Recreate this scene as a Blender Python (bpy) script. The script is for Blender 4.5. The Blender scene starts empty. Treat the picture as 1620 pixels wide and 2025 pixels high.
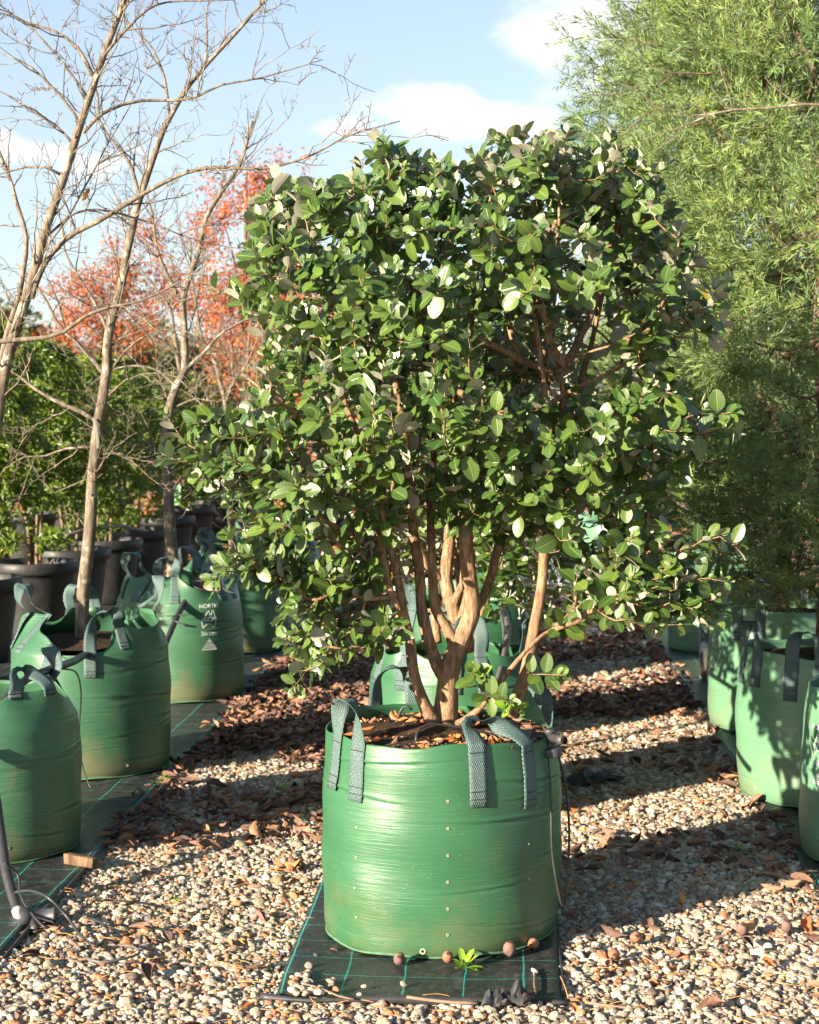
import bpy, math, random
import numpy as np
from mathutils import Vector, Matrix
R = math.radians
rng = np.random.default_rng(11)
random.seed(5)
SC = bpy.context.scene
COL = SC.collection

# ------------------------------------------------------------------ camera
# rows of the nursery run along +Y; the camera stands 1.52 m above the gravel
FPX, IW, IH = 3400.0, 1620.0, 2025.0
CAM = np.array([0.0, 0.0, 1.52])
PITCH = math.atan(187.5 / FPX)
YAW = math.atan(190.0 * math.cos(PITCH) / FPX)
cd = bpy.data.cameras.new("camera")
cam = bpy.data.objects.new("camera", cd)
COL.objects.link(cam)
cam.location = CAM
cam.rotation_euler = (R(90) - PITCH, 0, YAW)
cd.sensor_fit = 'HORIZONTAL'; cd.sensor_width = 24.0; cd.lens = 24.0 * FPX / IW
cd.clip_start = 0.1; cd.clip_end = 2000
cd.dof.use_dof = True; cd.dof.focus_distance = 4.95; cd.dof.aperture_fstop = 6.3
SC.camera = cam

# ------------------------------------------------------------------ light
SUN_AZ, SUN_EL = R(47), R(15.5)      # sun low behind the left shoulder
world = bpy.data.worlds.new("World"); SC.world = world; world.use_nodes = True
def build_world():
    nt = world.node_tree; nt.nodes.clear(); N = nt.nodes.new; L = nt.links.new
    out = N('ShaderNodeOutputWorld'); bg = N('ShaderNodeBackground')
    sky = N('ShaderNodeTexSky'); sky.sky_type = 'NISHITA'; sky.sun_disc = False
    sky.sun_elevation = SUN_EL; sky.sun_rotation = math.pi + SUN_AZ
    sky.air_density = 1.0; sky.dust_density = 1.0; sky.ozone_density = 2.2
    bg.inputs['Strength'].default_value = 0.066
    tc = N('ShaderNodeTexCoord')
    # fair-weather cumulus: soft banks scattered round the horizon, broken up by noise
    noi = N('ShaderNodeTexNoise'); noi.inputs['Scale'].default_value = 9.0
    noi.inputs['Detail'].default_value = 7.0; noi.inputs['Roughness'].default_value = 0.56
    mp = N('ShaderNodeMapping'); mp.inputs['Scale'].default_value = (1, 1, 2.0)
    L(tc.outputs['Generated'], mp.inputs['Vector']); L(mp.outputs['Vector'], noi.inputs['Vector'])
    banks = [(1.2, 11.7, 2.6, 1.2), (3.4, 11.1, 2.6, 1.5), (-2.2, 10.1, 2.6, 0.85), (0.3, 9.6, 2.4, .55), (-5.6, 9.4, 1.7, 0.5), (-16, 8.4, 4, 0.8), (7.5, 12.0, 3.0, 1.4),
             (14, 14, 4, 1.5), (-24, 14, 5, 1.6), (-40, 11, 6, 1.6), (33, 12, 6, 1.8), (60, 15, 7, 2.2), (-75, 14, 7, 2.0), (95, 12, 7, 2.0),
             (-110, 16, 7, 2.2), (130, 13, 6, 2.0), (165, 14, 7, 2.0), (-150, 18, 7, 2.0)]
    acc = None
    for az, el, wa, we in banks:
        a, e = R(az), R(el)
        c = (math.sin(a) * math.cos(e), math.cos(a) * math.cos(e), math.sin(e))
        s = N('ShaderNodeVectorMath'); s.operation = 'SUBTRACT'; L(tc.outputs['Generated'], s.inputs[0]); s.inputs[1].default_value = c
        m = N('ShaderNodeVectorMath'); m.operation = 'MULTIPLY'; L(s.outputs[0], m.inputs[0])
        m.inputs[1].default_value = (1 / R(wa), 1 / R(wa), 1 / R(we))
        l = N('ShaderNodeVectorMath'); l.operation = 'LENGTH'; L(m.outputs[0], l.inputs[0])
        v = N('ShaderNodeMath'); v.operation = 'SUBTRACT'; v.inputs[0].default_value = 1.0; L(l.outputs['Value'], v.inputs[1])
        if acc is None: acc = v
        else:
            x = N('ShaderNodeMath'); x.operation = 'SMOOTH_MAX'; x.inputs[2].default_value = 0.35
            L(acc.outputs[0], x.inputs[0]); L(v.outputs[0], x.inputs[1]); acc = x
    nm = N('ShaderNodeMath'); nm.operation = 'MULTIPLY_ADD'; L(noi.outputs['Fac'], nm.inputs[0]); nm.inputs[1].default_value = 5.0
    nm.inputs[2].default_value = -2.6
    ad = N('ShaderNodeMath'); ad.operation = 'ADD'; L(nm.outputs[0], ad.inputs[0]); L(acc.outputs[0], ad.inputs[1])
    mr = N('ShaderNodeMapRange'); mr.interpolation_type = 'SMOOTHSTEP'; L(ad.outputs[0], mr.inputs['Value'])
    mr.inputs['From Min'].default_value = -0.30; mr.inputs['From Max'].default_value = 0.65
    mr.inputs['To Max'].default_value = 0.93
    # cloud bodies: white tops, slightly grey-blue bases
    sh = N('ShaderNodeMapRange'); L(ad.outputs[0], sh.inputs['Value'])
    sh.inputs['From Min'].default_value = 0.0; sh.inputs['From Max'].default_value = 2.6
    sh.inputs['To Min'].default_value = 1.0; sh.inputs['To Max'].default_value = 0.86
    ccol = N('ShaderNodeVectorMath'); ccol.operation = 'SCALE'; ccol.inputs[0].default_value = CLOUD
    L(sh.outputs[0], ccol.inputs['Scale'])
    mx = N('ShaderNodeMix'); mx.data_type = 'RGBA'
    # low thin haze veil over the blue
    hz = N('ShaderNodeMix'); hz.data_type = 'RGBA'; se = N('ShaderNodeSeparateXYZ'); L(tc.outputs['Generated'], se.inputs[0])
    hf = N('ShaderNodeMapRange'); hf.interpolation_type = 'SMOOTHSTEP'; L(se.outputs[2], hf.inputs[0]); hf.inputs[1].default_value = 0.08; hf.inputs[2].default_value = 0.50
    hf.inputs[3].default_value = 0.42; hf.inputs[4].default_value = 0.0; L(hf.outputs[0], hz.inputs['Factor'])
    L(sky.outputs['Color'], hz.inputs[6]); hz.inputs[7].default_value = HAZEC
    L(mr.outputs[0], mx.inputs['Factor']); L(hz.outputs[2], mx.inputs[6]); L(ccol.outputs[0], mx.inputs[7])
    L(mx.outputs[2], bg.inputs['Color']); L(bg.outputs[0], out.inputs['Surface'])
CLOUD = (5.5, 5.3, 5.25); HAZEC = (4.3, 4.5, 5.0, 1)
build_world()
sd = bpy.data.lights.new("sun", 'SUN'); sd.energy = 5.0; sd.angle = R(0.55); sd.color = (1.0, 0.85, 0.66)
sun = bpy.data.objects.new("sun", sd); COL.objects.link(sun)
SUNV = Vector((-math.sin(SUN_AZ) * math.cos(SUN_EL), -math.cos(SUN_AZ) * math.cos(SUN_EL), math.sin(SUN_EL)))
sun.location = SUNV * 30
sun.rotation_euler = SUNV.to_track_quat('Z', 'Y').to_euler()
SC.view_settings.view_transform = 'Standard'; SC.view_settings.look = 'None'
SC.view_settings.exposure = 1.84; SC.view_settings.gamma = 1.0
SC.cycles.use_denoising = True
try: SC.cycles.denoiser = 'OPENIMAGEDENOISE'
except Exception: pass
SC.cycles.max_bounces = 8; SC.cycles.diffuse_bounces = 4; SC.cycles.transmission_bounces = 4
SC.cycles.use_adaptive_sampling = True; SC.cycles.adaptive_threshold = 0.015
SC.cycles.caustics_reflective = False; SC.cycles.caustics_refractive = False

# ------------------------------------------------------------------ helpers
_f = np.array([-math.sin(YAW) * math.cos(PITCH), math.cos(YAW) * math.cos(PITCH), -math.sin(PITCH)])
_r = np.array([math.cos(YAW), math.sin(YAW), 0.0])
_u = np.cross(_r, _f)
def P(x, y, d):
    "point on the ray through photo pixel (x, y), d metres down the row"
    v = _f + _r * (x - IW / 2) / FPX + _u * (IH / 2 - y) / FPX
    return CAM + v * (d / v[1])
def G(x, y, z=0.0):
    v = _f + _r * (x - IW / 2) / FPX + _u * (IH / 2 - y) / FPX
    return CAM + v * ((z - CAM[2]) / v[2])
def proj(p):
    q = np.asarray(p) - CAM
    w = q @ _f
    return IW / 2 + FPX * (q @ _r) / w, IH / 2 - FPX * (q @ _u) / w

def unit(v):
    v = np.asarray(v, float)
    return v / np.maximum(np.linalg.norm(v, axis=-1, keepdims=True), 1e-9)

def np_mesh(name, V, faces, uv=None, attrs=None, smooth=True, mats=(), fmat=None):
    "mesh from numpy arrays; faces = list of (m,k) arrays"
    if isinstance(faces, np.ndarray): faces = [faces]
    faces = [np.asarray(f, np.int32) for f in faces if len(f)]
    me = bpy.data.meshes.new(name)
    V = np.asarray(V, np.float32)
    me.vertices.add(len(V)); me.vertices.foreach_set('co', V.ravel())
    li = np.concatenate([f.ravel() for f in faces]); cnt = np.concatenate([np.full(len(f), f.shape[1], np.int32) for f in faces])
    me.loops.add(len(li)); me.loops.foreach_set('vertex_index', li)
    me.polygons.add(len(cnt)); me.polygons.foreach_set('loop_start', np.concatenate([[0], np.cumsum(cnt)[:-1]]).astype(np.int32))
    if smooth: me.polygons.foreach_set('use_smooth', np.ones(len(cnt), bool))
    for m in mats: me.materials.append(m)
    if fmat is not None: me.polygons.foreach_set('material_index', np.asarray(fmat, np.int32))
    if uv is not None:
        u = me.uv_layers.new(name='UVMap'); u.data.foreach_set('uv', np.asarray(uv, np.float32)[li].ravel())
    for k, a in (attrs or {}).items():
        at = me.attributes.new(k, 'FLOAT', 'POINT'); at.data.foreach_set('value', np.asarray(a, np.float32))
    me.update(calc_edges=True)
    return me
def link(name, me, parent=None, mat=None, loc=None):
    o = bpy.data.objects.new(name, me); COL.objects.link(o)
    if mat is not None: me.materials.append(mat)
    if parent is not None: o.parent = parent
    if loc is not None: o.location = loc
    return o
def thing(name, label, cat, loc, group=None, rz=0.0):
    o = bpy.data.objects.new(name, None); COL.objects.link(o)
    o.location = loc; o.rotation_euler = (0, 0, rz); o.empty_display_size = .05
    o['label'] = label; o['category'] = cat
    if group: o['group'] = group
    return o
def tag(o, label=None, cat=None, group=None, kind=None):
    for k, v in (('label', label), ('category', cat), ('group', group), ('kind', kind)):
        if v: o[k] = v
    return o
def copy_tree(o, parent=None):
    c = o.copy(); COL.objects.link(c)
    if parent: c.parent = parent
    for ch in list(o.children): copy_tree(ch, c)
    return c
class MB:
    "collects pieces into one mesh"
    def __init__(s): s.V = []; s.F = []; s.U = []; s.A = []; s.n = 0
    def add(s, V, faces, uv=None, a=0.0):
        V = np.asarray(V, float)
        if isinstance(faces, np.ndarray): faces = [faces]
        for f in faces: s.F.append(np.asarray(f, int) + s.n)
        s.V.append(V); s.U.append(np.zeros((len(V), 2)) if uv is None else np.asarray(uv))
        s.A.append(np.full(len(V), a) if np.isscalar(a) else np.asarray(a)); s.n += len(V)
    def mesh(s, name, origin=(0, 0, 0), smooth=True):
        by = {}
        for f in s.F: by.setdefault(f.shape[1], []).append(f)
        return np_mesh(name, np.concatenate(s.V) - np.asarray(origin), [np.concatenate(v) for v in by.values()],
                       uv=np.concatenate(s.U), attrs={'rnd': np.concatenate(s.A)}, smooth=smooth)

def smooth_path(pts, step):
    "Catmull-Rom through the points, resampled to about `step`"
    p = np.asarray(pts, float)
    if len(p) < 3:
        n = max(2, int(np.linalg.norm(p[-1] - p[0]) / step) + 1)
        return p[0] + (p[-1] - p[0]) * np.linspace(0, 1, n)[:, None]
    q = np.vstack([2 * p[0] - p[1], p, 2 * p[-1] - p[-2]]); out = []
    for i in range(1, len(q) - 2):
        a, b, c, d = q[i - 1], q[i], q[i + 1], q[i + 2]
        n = max(1, int(np.linalg.norm(c - b) / step + .5)); t = np.linspace(0, 1, n, endpoint=False)[:, None]
        out.append(.5 * ((2 * b) + (c - a) * t + (2 * a - 5 * b + 4 * c - d) * t ** 2 + (3 * b - a - 3 * c + d) * t ** 3))
    return np.vstack(out + [p[-1:]])
def frames(p):
    t = np.gradient(p, axis=0); t = unit(t)
    m = unit(t.mean(0)) if np.linalg.norm(t.mean(0)) > .3 else np.array([0, 0, 1.0])
    ref = np.array([1.0, 0, 0]) if abs(m[0]) < .6 else np.array([0, 1.0, 0])
    b = np.empty_like(p); c = unit(np.cross(t[0], ref))
    for i in range(len(p)):
        c = c - t[i] * (c @ t[i]); c = c / max(np.linalg.norm(c), 1e-9); b[i] = c
    return t, b, np.cross(t, b)
def tube(p, r, k=6, cap=True):
    p = np.asarray(p, float); n = len(p); r = np.broadcast_to(np.asarray(r, float), (n,))
    t, b, c = frames(p)
    a = np.arange(k) * 2 * np.pi / k
    V = p[:, None] + r[:, None, None] * (np.cos(a)[None, :, None] * b[:, None] + np.sin(a)[None, :, None] * c[:, None])
    V = V.reshape(-1, 3)
    i = np.arange(n - 1)[:, None] * k; j = np.arange(k)[None]
    F = np.stack([i + j, i + (j + 1) % k, i + k + (j + 1) % k, i + k + j], -1).reshape(-1, 4)
    ln = np.concatenate([[0], np.cumsum(np.linalg.norm(np.diff(p, axis=0), axis=1))])
    uv = np.stack([np.tile(np.arange(k) / k, n), np.repeat(ln, k)], -1)
    fs = [F]
    if cap:
        fs += [np.arange(k)[None, ::-1], (np.arange(k) + (n - 1) * k)[None]]
    return V, fs, uv
def lathe(prof, k=48, rfun=None):
    "prof: list of (r,z)"
    prof = np.asarray(prof, float); n = len(prof)
    a = np.arange(k) * 2 * np.pi / k
    V = np.stack([prof[:, 0:1] * np.cos(a), prof[:, 0:1] * np.sin(a), np.repeat(prof[:, 1:2], k, 1)], -1).reshape(-1, 3)
    i = np.arange(n - 1)[:, None] * k; j = np.arange(k)[None]
    F = np.stack([i + j, i + (j + 1) % k, i + k + (j + 1) % k, i + k + j], -1).reshape(-1, 4)
    uv = np.stack([np.tile(a * prof[:, 0].max(), n), np.repeat(prof[:, 1], k)], -1)
    return V, F, uv
def wob(x, y, seed, oct=4, f=1.0):
    "cheap smooth noise from sines"
    g = np.random.default_rng(seed); s = 0; amp = 1.0; tot = 0
    for o in range(oct):
        for _ in range(3):
            a = g.uniform(0, 2 * np.pi); ph = g.uniform(0, 6.28, 2)
            s = s + amp * np.sin(f * (x * np.cos(a) + y * np.sin(a)) + ph[0]); tot += amp
        f *= 1.9; amp *= .55
    return s / tot * 2.2

# ------------------------------------------------------------------ materials
class NB:
    def __init__(s, name):
        s.m = bpy.data.materials.new(name); s.m.use_nodes = True; s.t = s.m.node_tree; s.t.nodes.clear()
        s.out = s.n('ShaderNodeOutputMaterial'); s.b = s.n('ShaderNodeBsdfPrincipled'); s.l(s.b.outputs[0], s.out.inputs['Surface'])
    def n(s, k, **kw):
        x = s.t.nodes.new(k)
        for a, b in kw.items(): setattr(x, a, b)
        return x
    def l(s, a, b): s.t.links.new(a, b)
    def setin(s, sock, v):
        if hasattr(v, 'is_output'): s.l(v, sock)
        else: sock.default_value = v
    def math(s, op, a, b=None, c=None, clamp=False):
        x = s.n('ShaderNodeMath', operation=op); x.use_clamp = clamp
        for i, v in enumerate((a, b, c)):
            if v is not None: s.setin(x.inputs[i], v)
        return x.outputs[0]
    def mix(s, f, a, b, typ='MIX'):
        x = s.n('ShaderNodeMix', data_type='RGBA', blend_type=typ)
        s.setin(x.inputs[0], f)
        for i, v in ((6, a), (7, b)):
            if not hasattr(v, 'is_output') and len(v) == 3: v = (*v, 1)
            s.setin(x.inputs[i], v)
        return x.outputs[2]
    def noise(s, scale, detail=4, rough=.55, vec=None, dist=0):
        x = s.n('ShaderNodeTexNoise'); x.inputs['Scale'].default_value = scale; x.inputs['Detail'].default_value = detail
        x.inputs['Roughness'].default_value = rough; x.inputs['Distortion'].default_value = dist
        if vec is not None: s.l(vec, x.inputs['Vector'])
        return x.outputs['Fac']
    def ramp(s, f, stops, interp='LINEAR'):
        x = s.n('ShaderNodeValToRGB'); x.color_ramp.interpolation = interp; e = x.color_ramp.elements
        while len(e) < len(stops): e.new(0.5)
        for i, (p, c) in enumerate(stops):
            e[i].position = p; e[i].color = (*c, 1) if len(c) == 3 else c
        s.setin(x.inputs[0], f); return x.outputs[0]
    def rng(s, v, a, b, c=0.0, d=1.0, smooth=False):
        x = s.n('ShaderNodeMapRange'); s.setin(x.inputs[0], v)
        if smooth: x.interpolation_type = 'SMOOTHSTEP'
        for i, q in enumerate((a, b, c, d)): x.inputs[i + 1].default_value = q
        return x.outputs[0]
    def obj(s): return s.n('ShaderNodeTexCoord').outputs['Object']
    def uv(s): return s.n('ShaderNodeTexCoord').outputs['UV']
    def scalev(s, vec, sc):
        x = s.n('ShaderNodeMapping'); s.l(vec, x.inputs['Vector']); x.inputs['Scale'].default_value = sc; return x.outputs[0]
    def attr(s, nm):
        x = s.n('ShaderNodeAttribute'); x.attribute_name = nm; return x.outputs['Fac']
    def sep(s, vec):
        x = s.n('ShaderNodeSeparateXYZ'); s.l(vec, x.inputs[0]); return x.outputs
    def bump(s, h, strength=.5, dist=.01, normal=None):
        x = s.n('ShaderNodeBump'); x.inputs['Strength'].default_value = strength; x.inputs['Distance'].default_value = dist
        s.l(h, x.inputs['Height'])
        if normal is not None: s.l(normal, x.inputs['Normal'])
        return x.outputs[0]
    def fin(s, col=None, rough=None, normal=None, spec=None):
        if col is not None:
            if not hasattr(col, 'is_output') and len(col) == 3: col = (*col, 1)
            s.setin(s.b.inputs['Base Color'], col)
        if rough is not None: s.setin(s.b.inputs['Roughness'], rough)
        if normal is not None: s.l(normal, s.b.inputs['Normal'])
        if spec is not None: s.setin(s.b.inputs['Specular IOR Level'], spec)
        return s.m

def leaf_material(name, ca, cb, under, rough=.38, transl=.2, tcol=None, spec=.5, vein=.5, third=None):
    q = NB(name); r = q.attr('rnd')
    top = q.mix(r, ca, cb)
    if third is not None: top = q.mix(q.math('GREATER_THAN', r, third[0]), top, third[1])
    u = q.sep(q.uv()); a = q.math('ABSOLUTE', q.math('SUBTRACT', u[0], .5))
    mid = q.rng(a, .018, .05, 1, 0)
    w = q.math('SINE', q.math('MULTIPLY', q.math('SUBTRACT', u[1], q.math('MULTIPLY', a, .55)), 46.0))
    side = q.math('MULTIPLY', q.rng(w, .86, 1.0), .45)
    vm = q.math('MAXIMUM', mid, side)
    topv = q.mix(q.math('MULTIPLY', vm, vein), top, tuple(min(1, x * 1.9 + .03) for x in cb))
    undv = q.mix(q.math('MULTIPLY', vm, .35), under, tuple(x * .62 for x in under))
    bf = q.n('ShaderNodeNewGeometry').outputs['Backfacing']
    col = q.mix(bf, topv, undv)
    q.setin(q.b.inputs['Roughness'], q.rng(bf, 0, 1, rough, .8))
    q.setin(q.b.inputs['Specular IOR Level'], q.rng(bf, 0, 1, spec, .2))
    nb = q.bump(q.math('SUBTRACT', q.math('MULTIPLY', q.noise(60, 2), .4), vm), .35, .002)
    q.l(nb, q.b.inputs['Normal']); q.l(col, q.b.inputs['Base Color'])
    tr = q.n('ShaderNodeBsdfTranslucent'); q.setin(tr.inputs[0], (*(tcol or tuple(x * 1.6 for x in cb)), 1))
    ms = q.n('ShaderNodeMixShader'); ms.inputs[0].default_value = transl
    q.l(q.b.outputs[0], ms.inputs[1]); q.l(tr.outputs[0], ms.inputs[2]); q.l(ms.outputs[0], q.out.inputs['Surface'])
    return q.m

def bark(name, a, b, scale=60, bumpd=.004, lich=None):
    q = NB(name); v = q.scalev(q.obj(), (1, 1, .25))
    n = q.noise(scale, 6, .65, v); n2 = q.noise(scale * .15, 3, .5, q.obj())
    c = q.mix(q.rng(n, .38, .62), tuple(x * .72 for x in a), b)
    c = q.mix(q.rng(n2, .35, .7, 0, .55), c, tuple(x * .6 for x in a))
    if lich: c = q.mix(q.rng(q.noise(14, 4, .6, q.obj()), .56, .66, 0, .7), c, lich)
    return q.fin(c, .85, q.bump(n, 1.0, bumpd * 1.6), .2)

M = {}
M['feijoa'] = leaf_material('feijoa leaf', (.026, .066, .015), (.098, .158, .026), (.37, .37, .29), .33, .12, (.14, .28, .03), .75, .5,
                            third=(.997, (.30, .25, .03)))
M['feijoa_young'] = leaf_material('young leaf', (.14, .28, .02), (.22, .36, .03), (.3, .34, .16), .35, .3, (.35, .5, .05), .5, .4)
M['feijoa_bark'] = bark('feijoa bark', (.22, .130, .072), (.42, .275, .168), 85, .005)
M['elm_bark'] = bark('bare tree bark', (.125, .098, .072), (.27, .225, .17), 70, .003, (.42, .38, .31))
M['needle'] = leaf_material('conifer needle', (.080, .155, .056), (.245, .315, .092), (.19, .28, .15), .42, .20, (.42, .52, .14), .4, .0)
M['conifer_bark'] = bark('conifer bark', (.11, .075, .055), (.22, .155, .115), 60)
M['hedge'] = leaf_material('hedge leaf', (.050, .105, .014), (.19, .265, .020), (.15, .20, .07), .33, .26, (.32, .42, .03), .5, .25, third=(.93, (.34, .33, .03)))
M['hedge_bark'] = bark('hedge stem bark', (.16, .11, .07), (.30, .22, .15), 50)
M['autumn'] = leaf_material('autumn leaf', (.34, .045, .014), (.44, .14, .022), (.38, .12, .04), .5, .25, (.62, .18, .04), .3, .2, third=(.8, (.58, .26, .06)))
M['autumn_low'] = leaf_material('rust leaf', (.36, .09, .03), (.46, .17, .04), (.40, .18, .08), .5, .3, (.6, .22, .06), .3, .2)
M['far_leaf'] = leaf_material('far foliage', (.060, .085, .030), (.12, .13, .045), (.10, .12, .05), .6, .2, (.15, .18, .05), .3, .0)
M['weed'] = leaf_material('weed leaf', (.16, .30, .03), (.26, .42, .04), (.22, .34, .08), .4, .3, (.35, .5, .06), .4, .5)

def bag_mat(name, col, dirt=.5):
    q = NB(name); uv = q.uv(); s = q.sep(uv)
    st = q.noise(1, 5, .6, q.scalev(uv, (9, 150, 1)), .4)          # tight horizontal drag wrinkles
    st2 = q.noise(1, 3, .5, q.scalev(uv, (3, 26, 1)))
    wx = q.math('SINE', q.math('MULTIPLY', s[0], 6.283 / .0046)); wy = q.math('SINE', q.math('MULTIPLY', s[1], 6.283 / .0046))
    weave = q.math('MULTIPLY', q.math('ADD', wx, wy), .25)
    patch = q.noise(3.0, 5, .6, q.scalev(uv, (1, 1.6, 1)))
    c = q.mix(q.rng(st2, .3, .7, 0, .4), col, tuple(x * .72 for x in col))
    c = q.mix(q.rng(patch, .45, .8, 0, .35), c, tuple(min(1, x * 1.35 + .012) for x in col))
    c = q.mix(q.math('MULTIPLY', q.rng(weave, -.3, .5), .12), c, tuple(x * .55 for x in col))
    # soil splash: strongest low down, in ragged patches, plus fine specks
    low = q.rng(s[1], .0, .30, 1, 0); dn = q.noise(5, 6, .7, uv)
    dm = q.math('MULTIPLY', q.rng(q.math('ADD', dn, q.math('MULTIPLY', low, .25)), .60, .78), dirt)
    c = q.mix(dm, c, (.20, .135, .07))
    sp = q.n('ShaderNodeTexVoronoi'); sp.inputs['Scale'].default_value = 70; q.l(uv, sp.inputs['Vector'])
    c = q.mix(q.rng(sp.outputs['Distance'], .05, .08, .7, 0), c, (.42, .36, .24))
    h = q.math('ADD', q.math('MULTIPLY', q.math('MULTIPLY', st, q.rng(patch, .3, .65, .15, 1.2)), 1.0), q.math('MULTIPLY', q.math('MULTIPLY', st2, q.rng(patch, .35, .7, 1.0, .1)), .8))
    nb = q.bump(weave, .14, .001, q.bump(h, .42, .0040))
    return q.fin(c, q.rng(st, .3, .7, .33, .47), nb, .55)
M['bag'] = bag_mat('green woven bag', (.030, .118, .052), .22)
M['bag_pale'] = bag_mat('faded green woven bag', (.110, .245, .145), .3)
M['bag_dull'] = bag_mat('dull green woven bag', (.042, .130, .068), .45)
M['bag_navy'] = bag_mat('dark navy woven bag', (.014, .028, .042), .3)
def strap_mat():
    q = NB('woven strap'); uv = q.uv(); s = q.sep(uv)
    a = q.math('SINE', q.math('MULTIPLY', s[0], 6.283 / .0058)); sh = q.math('MULTIPLY', q.math('SIGN', a), 1.57)
    b = q.math('SINE', q.math('ADD', q.math('MULTIPLY', s[1], 6.283 / .0125), sh))
    w = q.math('MULTIPLY', q.math('MULTIPLY', q.math('ABSOLUTE', a), q.rng(b, -.6, .8)), 1.0)
    n = q.noise(260, 3, .6, uv); n2 = q.noise(9, 3, .6, uv)
    f = q.math('MULTIPLY', w, q.rng(n, .35, .62))
    c = q.mix(f, (.020, .055, .054), (.40, .47, .45))
    c = q.mix(q.rng(n2, .35, .7, .0, .35), c, (.045, .125, .115))
    return q.fin(c, .6, q.bump(w, .6, .002), .35)
M['strap'] = strap_mat()
def soil_mat():
    q = NB('potting soil'); o = q.obj(); n = q.noise(45, 8, .7, o)
    c = q.ramp(n, [(.25, (.018, .011, .007)), (.5, (.06, .038, .024)), (.75, (.15, .10, .062))])
    return q.fin(c, .95, q.bump(n, 1.0, .02), .1)
M['soil'] = soil_mat()
def plain(name, col, rough=.5, spec=.4, nscale=30, namp=.25, bumpd=.001):
    q = NB(name); n = q.noise(nscale, 5, .6, q.obj())
    c = q.mix(q.rng(n, .3, .75, 0, namp * 2), col, tuple(min(1, x * 1.7 + .01) for x in col))
    return q.fin(c, q.rng(n, .3, .7, rough - .08, rough + .1), q.bump(n, .3, bumpd), spec)
M['plastic'] = plain('black pot plastic', (.016, .016, .017), .5, .35, 18, .35)
M['poly'] = plain('black poly pipe', (.022, .022, .024), .42, .45, 25, .4)
M['poly_grey'] = plain('weathered grey pipe', (.10, .088, .082), .5, .35, 12, .3)
M['fitting'] = plain('grey barbed fitting', (.040, .040, .046), .45, .4, 40, .3)
M['tape'] = plain('silver tape', (.36, .35, .34), .4, .5, 40, .2)
M['white_print'] = plain('white ink', (.62, .68, .66), .6, .2, 90, .1)
M['fray'] = plain('frayed hem', (.055, .12, .065), .9, .1, 60, .5, .004)
M['twine'] = plain('grey tie', (.17, .17, .155), .7, .2, 60, .2)
M['red_tag'] = plain('red tag plastic', (.55, .05, .04), .5, .3, 30, .1)
M['white_sack'] = plain('pale sack', (.50, .52, .58), .7, .2, 12, .2, .01)
def eyelet_mat():
    q = NB('eyelet grommet'); return q.fin((.40, .34, .22), .6, None, .3)
M['eyelet'] = eyelet_mat(); M['hole'] = NB('hole').fin((.01, .008, .006), .9, None, .1)
def mat_cloth():
    q = NB('weed mat cloth'); uv = q.uv(); s = q.sep(uv); n = q.noise(4, 6, .65, uv); n2 = q.noise(30, 5, .7, uv)
    j = q.math('MULTIPLY', q.math('SUBTRACT', q.noise(5, 2, .5, uv), .5), .016)
    def grid(c, p, w):
        f = q.math('ABSOLUTE', q.math('SUBTRACT', q.math('FRACT', q.math('DIVIDE', q.math('ADD', c, j), p)), .5))
        return q.rng(f, w / p * .6, w / p, 1, 0)
    g = q.math('MAXIMUM', grid(s[0], .16, .0026), q.math('MULTIPLY', grid(s[1], .15, .0020), .8))
    g = q.math('MULTIPLY', g, q.rng(n, .3, .55, .35, 1))
    c = q.mix(q.rng(n, .35, .7), (.012, .014, .015), (.030, .040, .034))
    c = q.mix(q.rng(n2, .50, .8, 0, .5), c, (.15, .135, .11))       # dried dust
    c = q.mix(q.rng(q.noise(3.2, 5, .6, q.scalev(uv, (3, 1, 1))), .58, .72, 0, .5), c, (.15, .16, .17))
    c = q.mix(g, c, (.02, .36, .30))
    wv = q.math('ADD', q.math('SINE', q.math('MULTIPLY', s[0], 6.283 / .004)), q.math('SINE', q.math('MULTIPLY', s[1], 6.283 / .004)))
    return q.fin(c, q.rng(n2, .3, .7, .38, .62), q.bump(wv, .25, .001, q.bump(n, .5, .02)), .45)
M['cloth'] = mat_cloth()
def stone_mat():
    q = NB('gravel stone'); oi = q.n('ShaderNodeObjectInfo')
    c = q.ramp(oi.outputs['Random'], [(0, (.43, .36, .26)), (.16, (.57, .50, .38)), (.30, (.38, .33, .27)), (.42, (.65, .58, .47)), (.56, (.48, .38, .27)),
                                      (.66, (.30, .27, .24)), (.74, (.70, .65, .56)), (.81, (.44, .27, .16)), (.88, (.50, .22, .11)), (.94, (.20, .15, .12))], 'CONSTANT')
    o = q.obj(); n = q.noise(2.2, 5, .65, o); sh = q.math('ADD', n, 0)
    c = q.mix(q.rng(sh, .3, .75, 0, .65), c, q.mix(.5, c, (.10, .075, .055)))
    return q.fin(c, .85, q.bump(n, .5, .2), .25)
M['stone'] = stone_mat()
def dead_leaf(name, a, b, c3):
    q = NB(name); oi = q.n('ShaderNodeObjectInfo'); n = q.noise(5, 4, .6, q.uv())
    c = q.ramp(oi.outputs['Random'], [(0, a), (.45, b), (1, c3)])
    c = q.mix(q.rng(n, .4, .75, 0, .5), c, tuple(x * .5 for x in a))
    u = q.sep(q.uv()); ab = q.math('ABSOLUTE', q.math('SUBTRACT', u[0], .5))
    c = q.mix(q.rng(ab, .015, .04, .5, 0), c, tuple(min(1, x * 1.4) for x in c3))
    return q.fin(c, .75, q.bump(n, .4, .01), .25)
M['litter'] = dead_leaf('dry brown leaf', (.085, .050, .042), (.19, .112, .085), (.36, .195, .115))
M['litter_orange'] = dead_leaf('orange dry leaf', (.30, .09, .03), (.44, .17, .05), (.50, .27, .09))
M['tan_leaf'] = plain('withered tan leaf', (.42, .29, .16), .7, .2, 20, .3)
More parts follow.
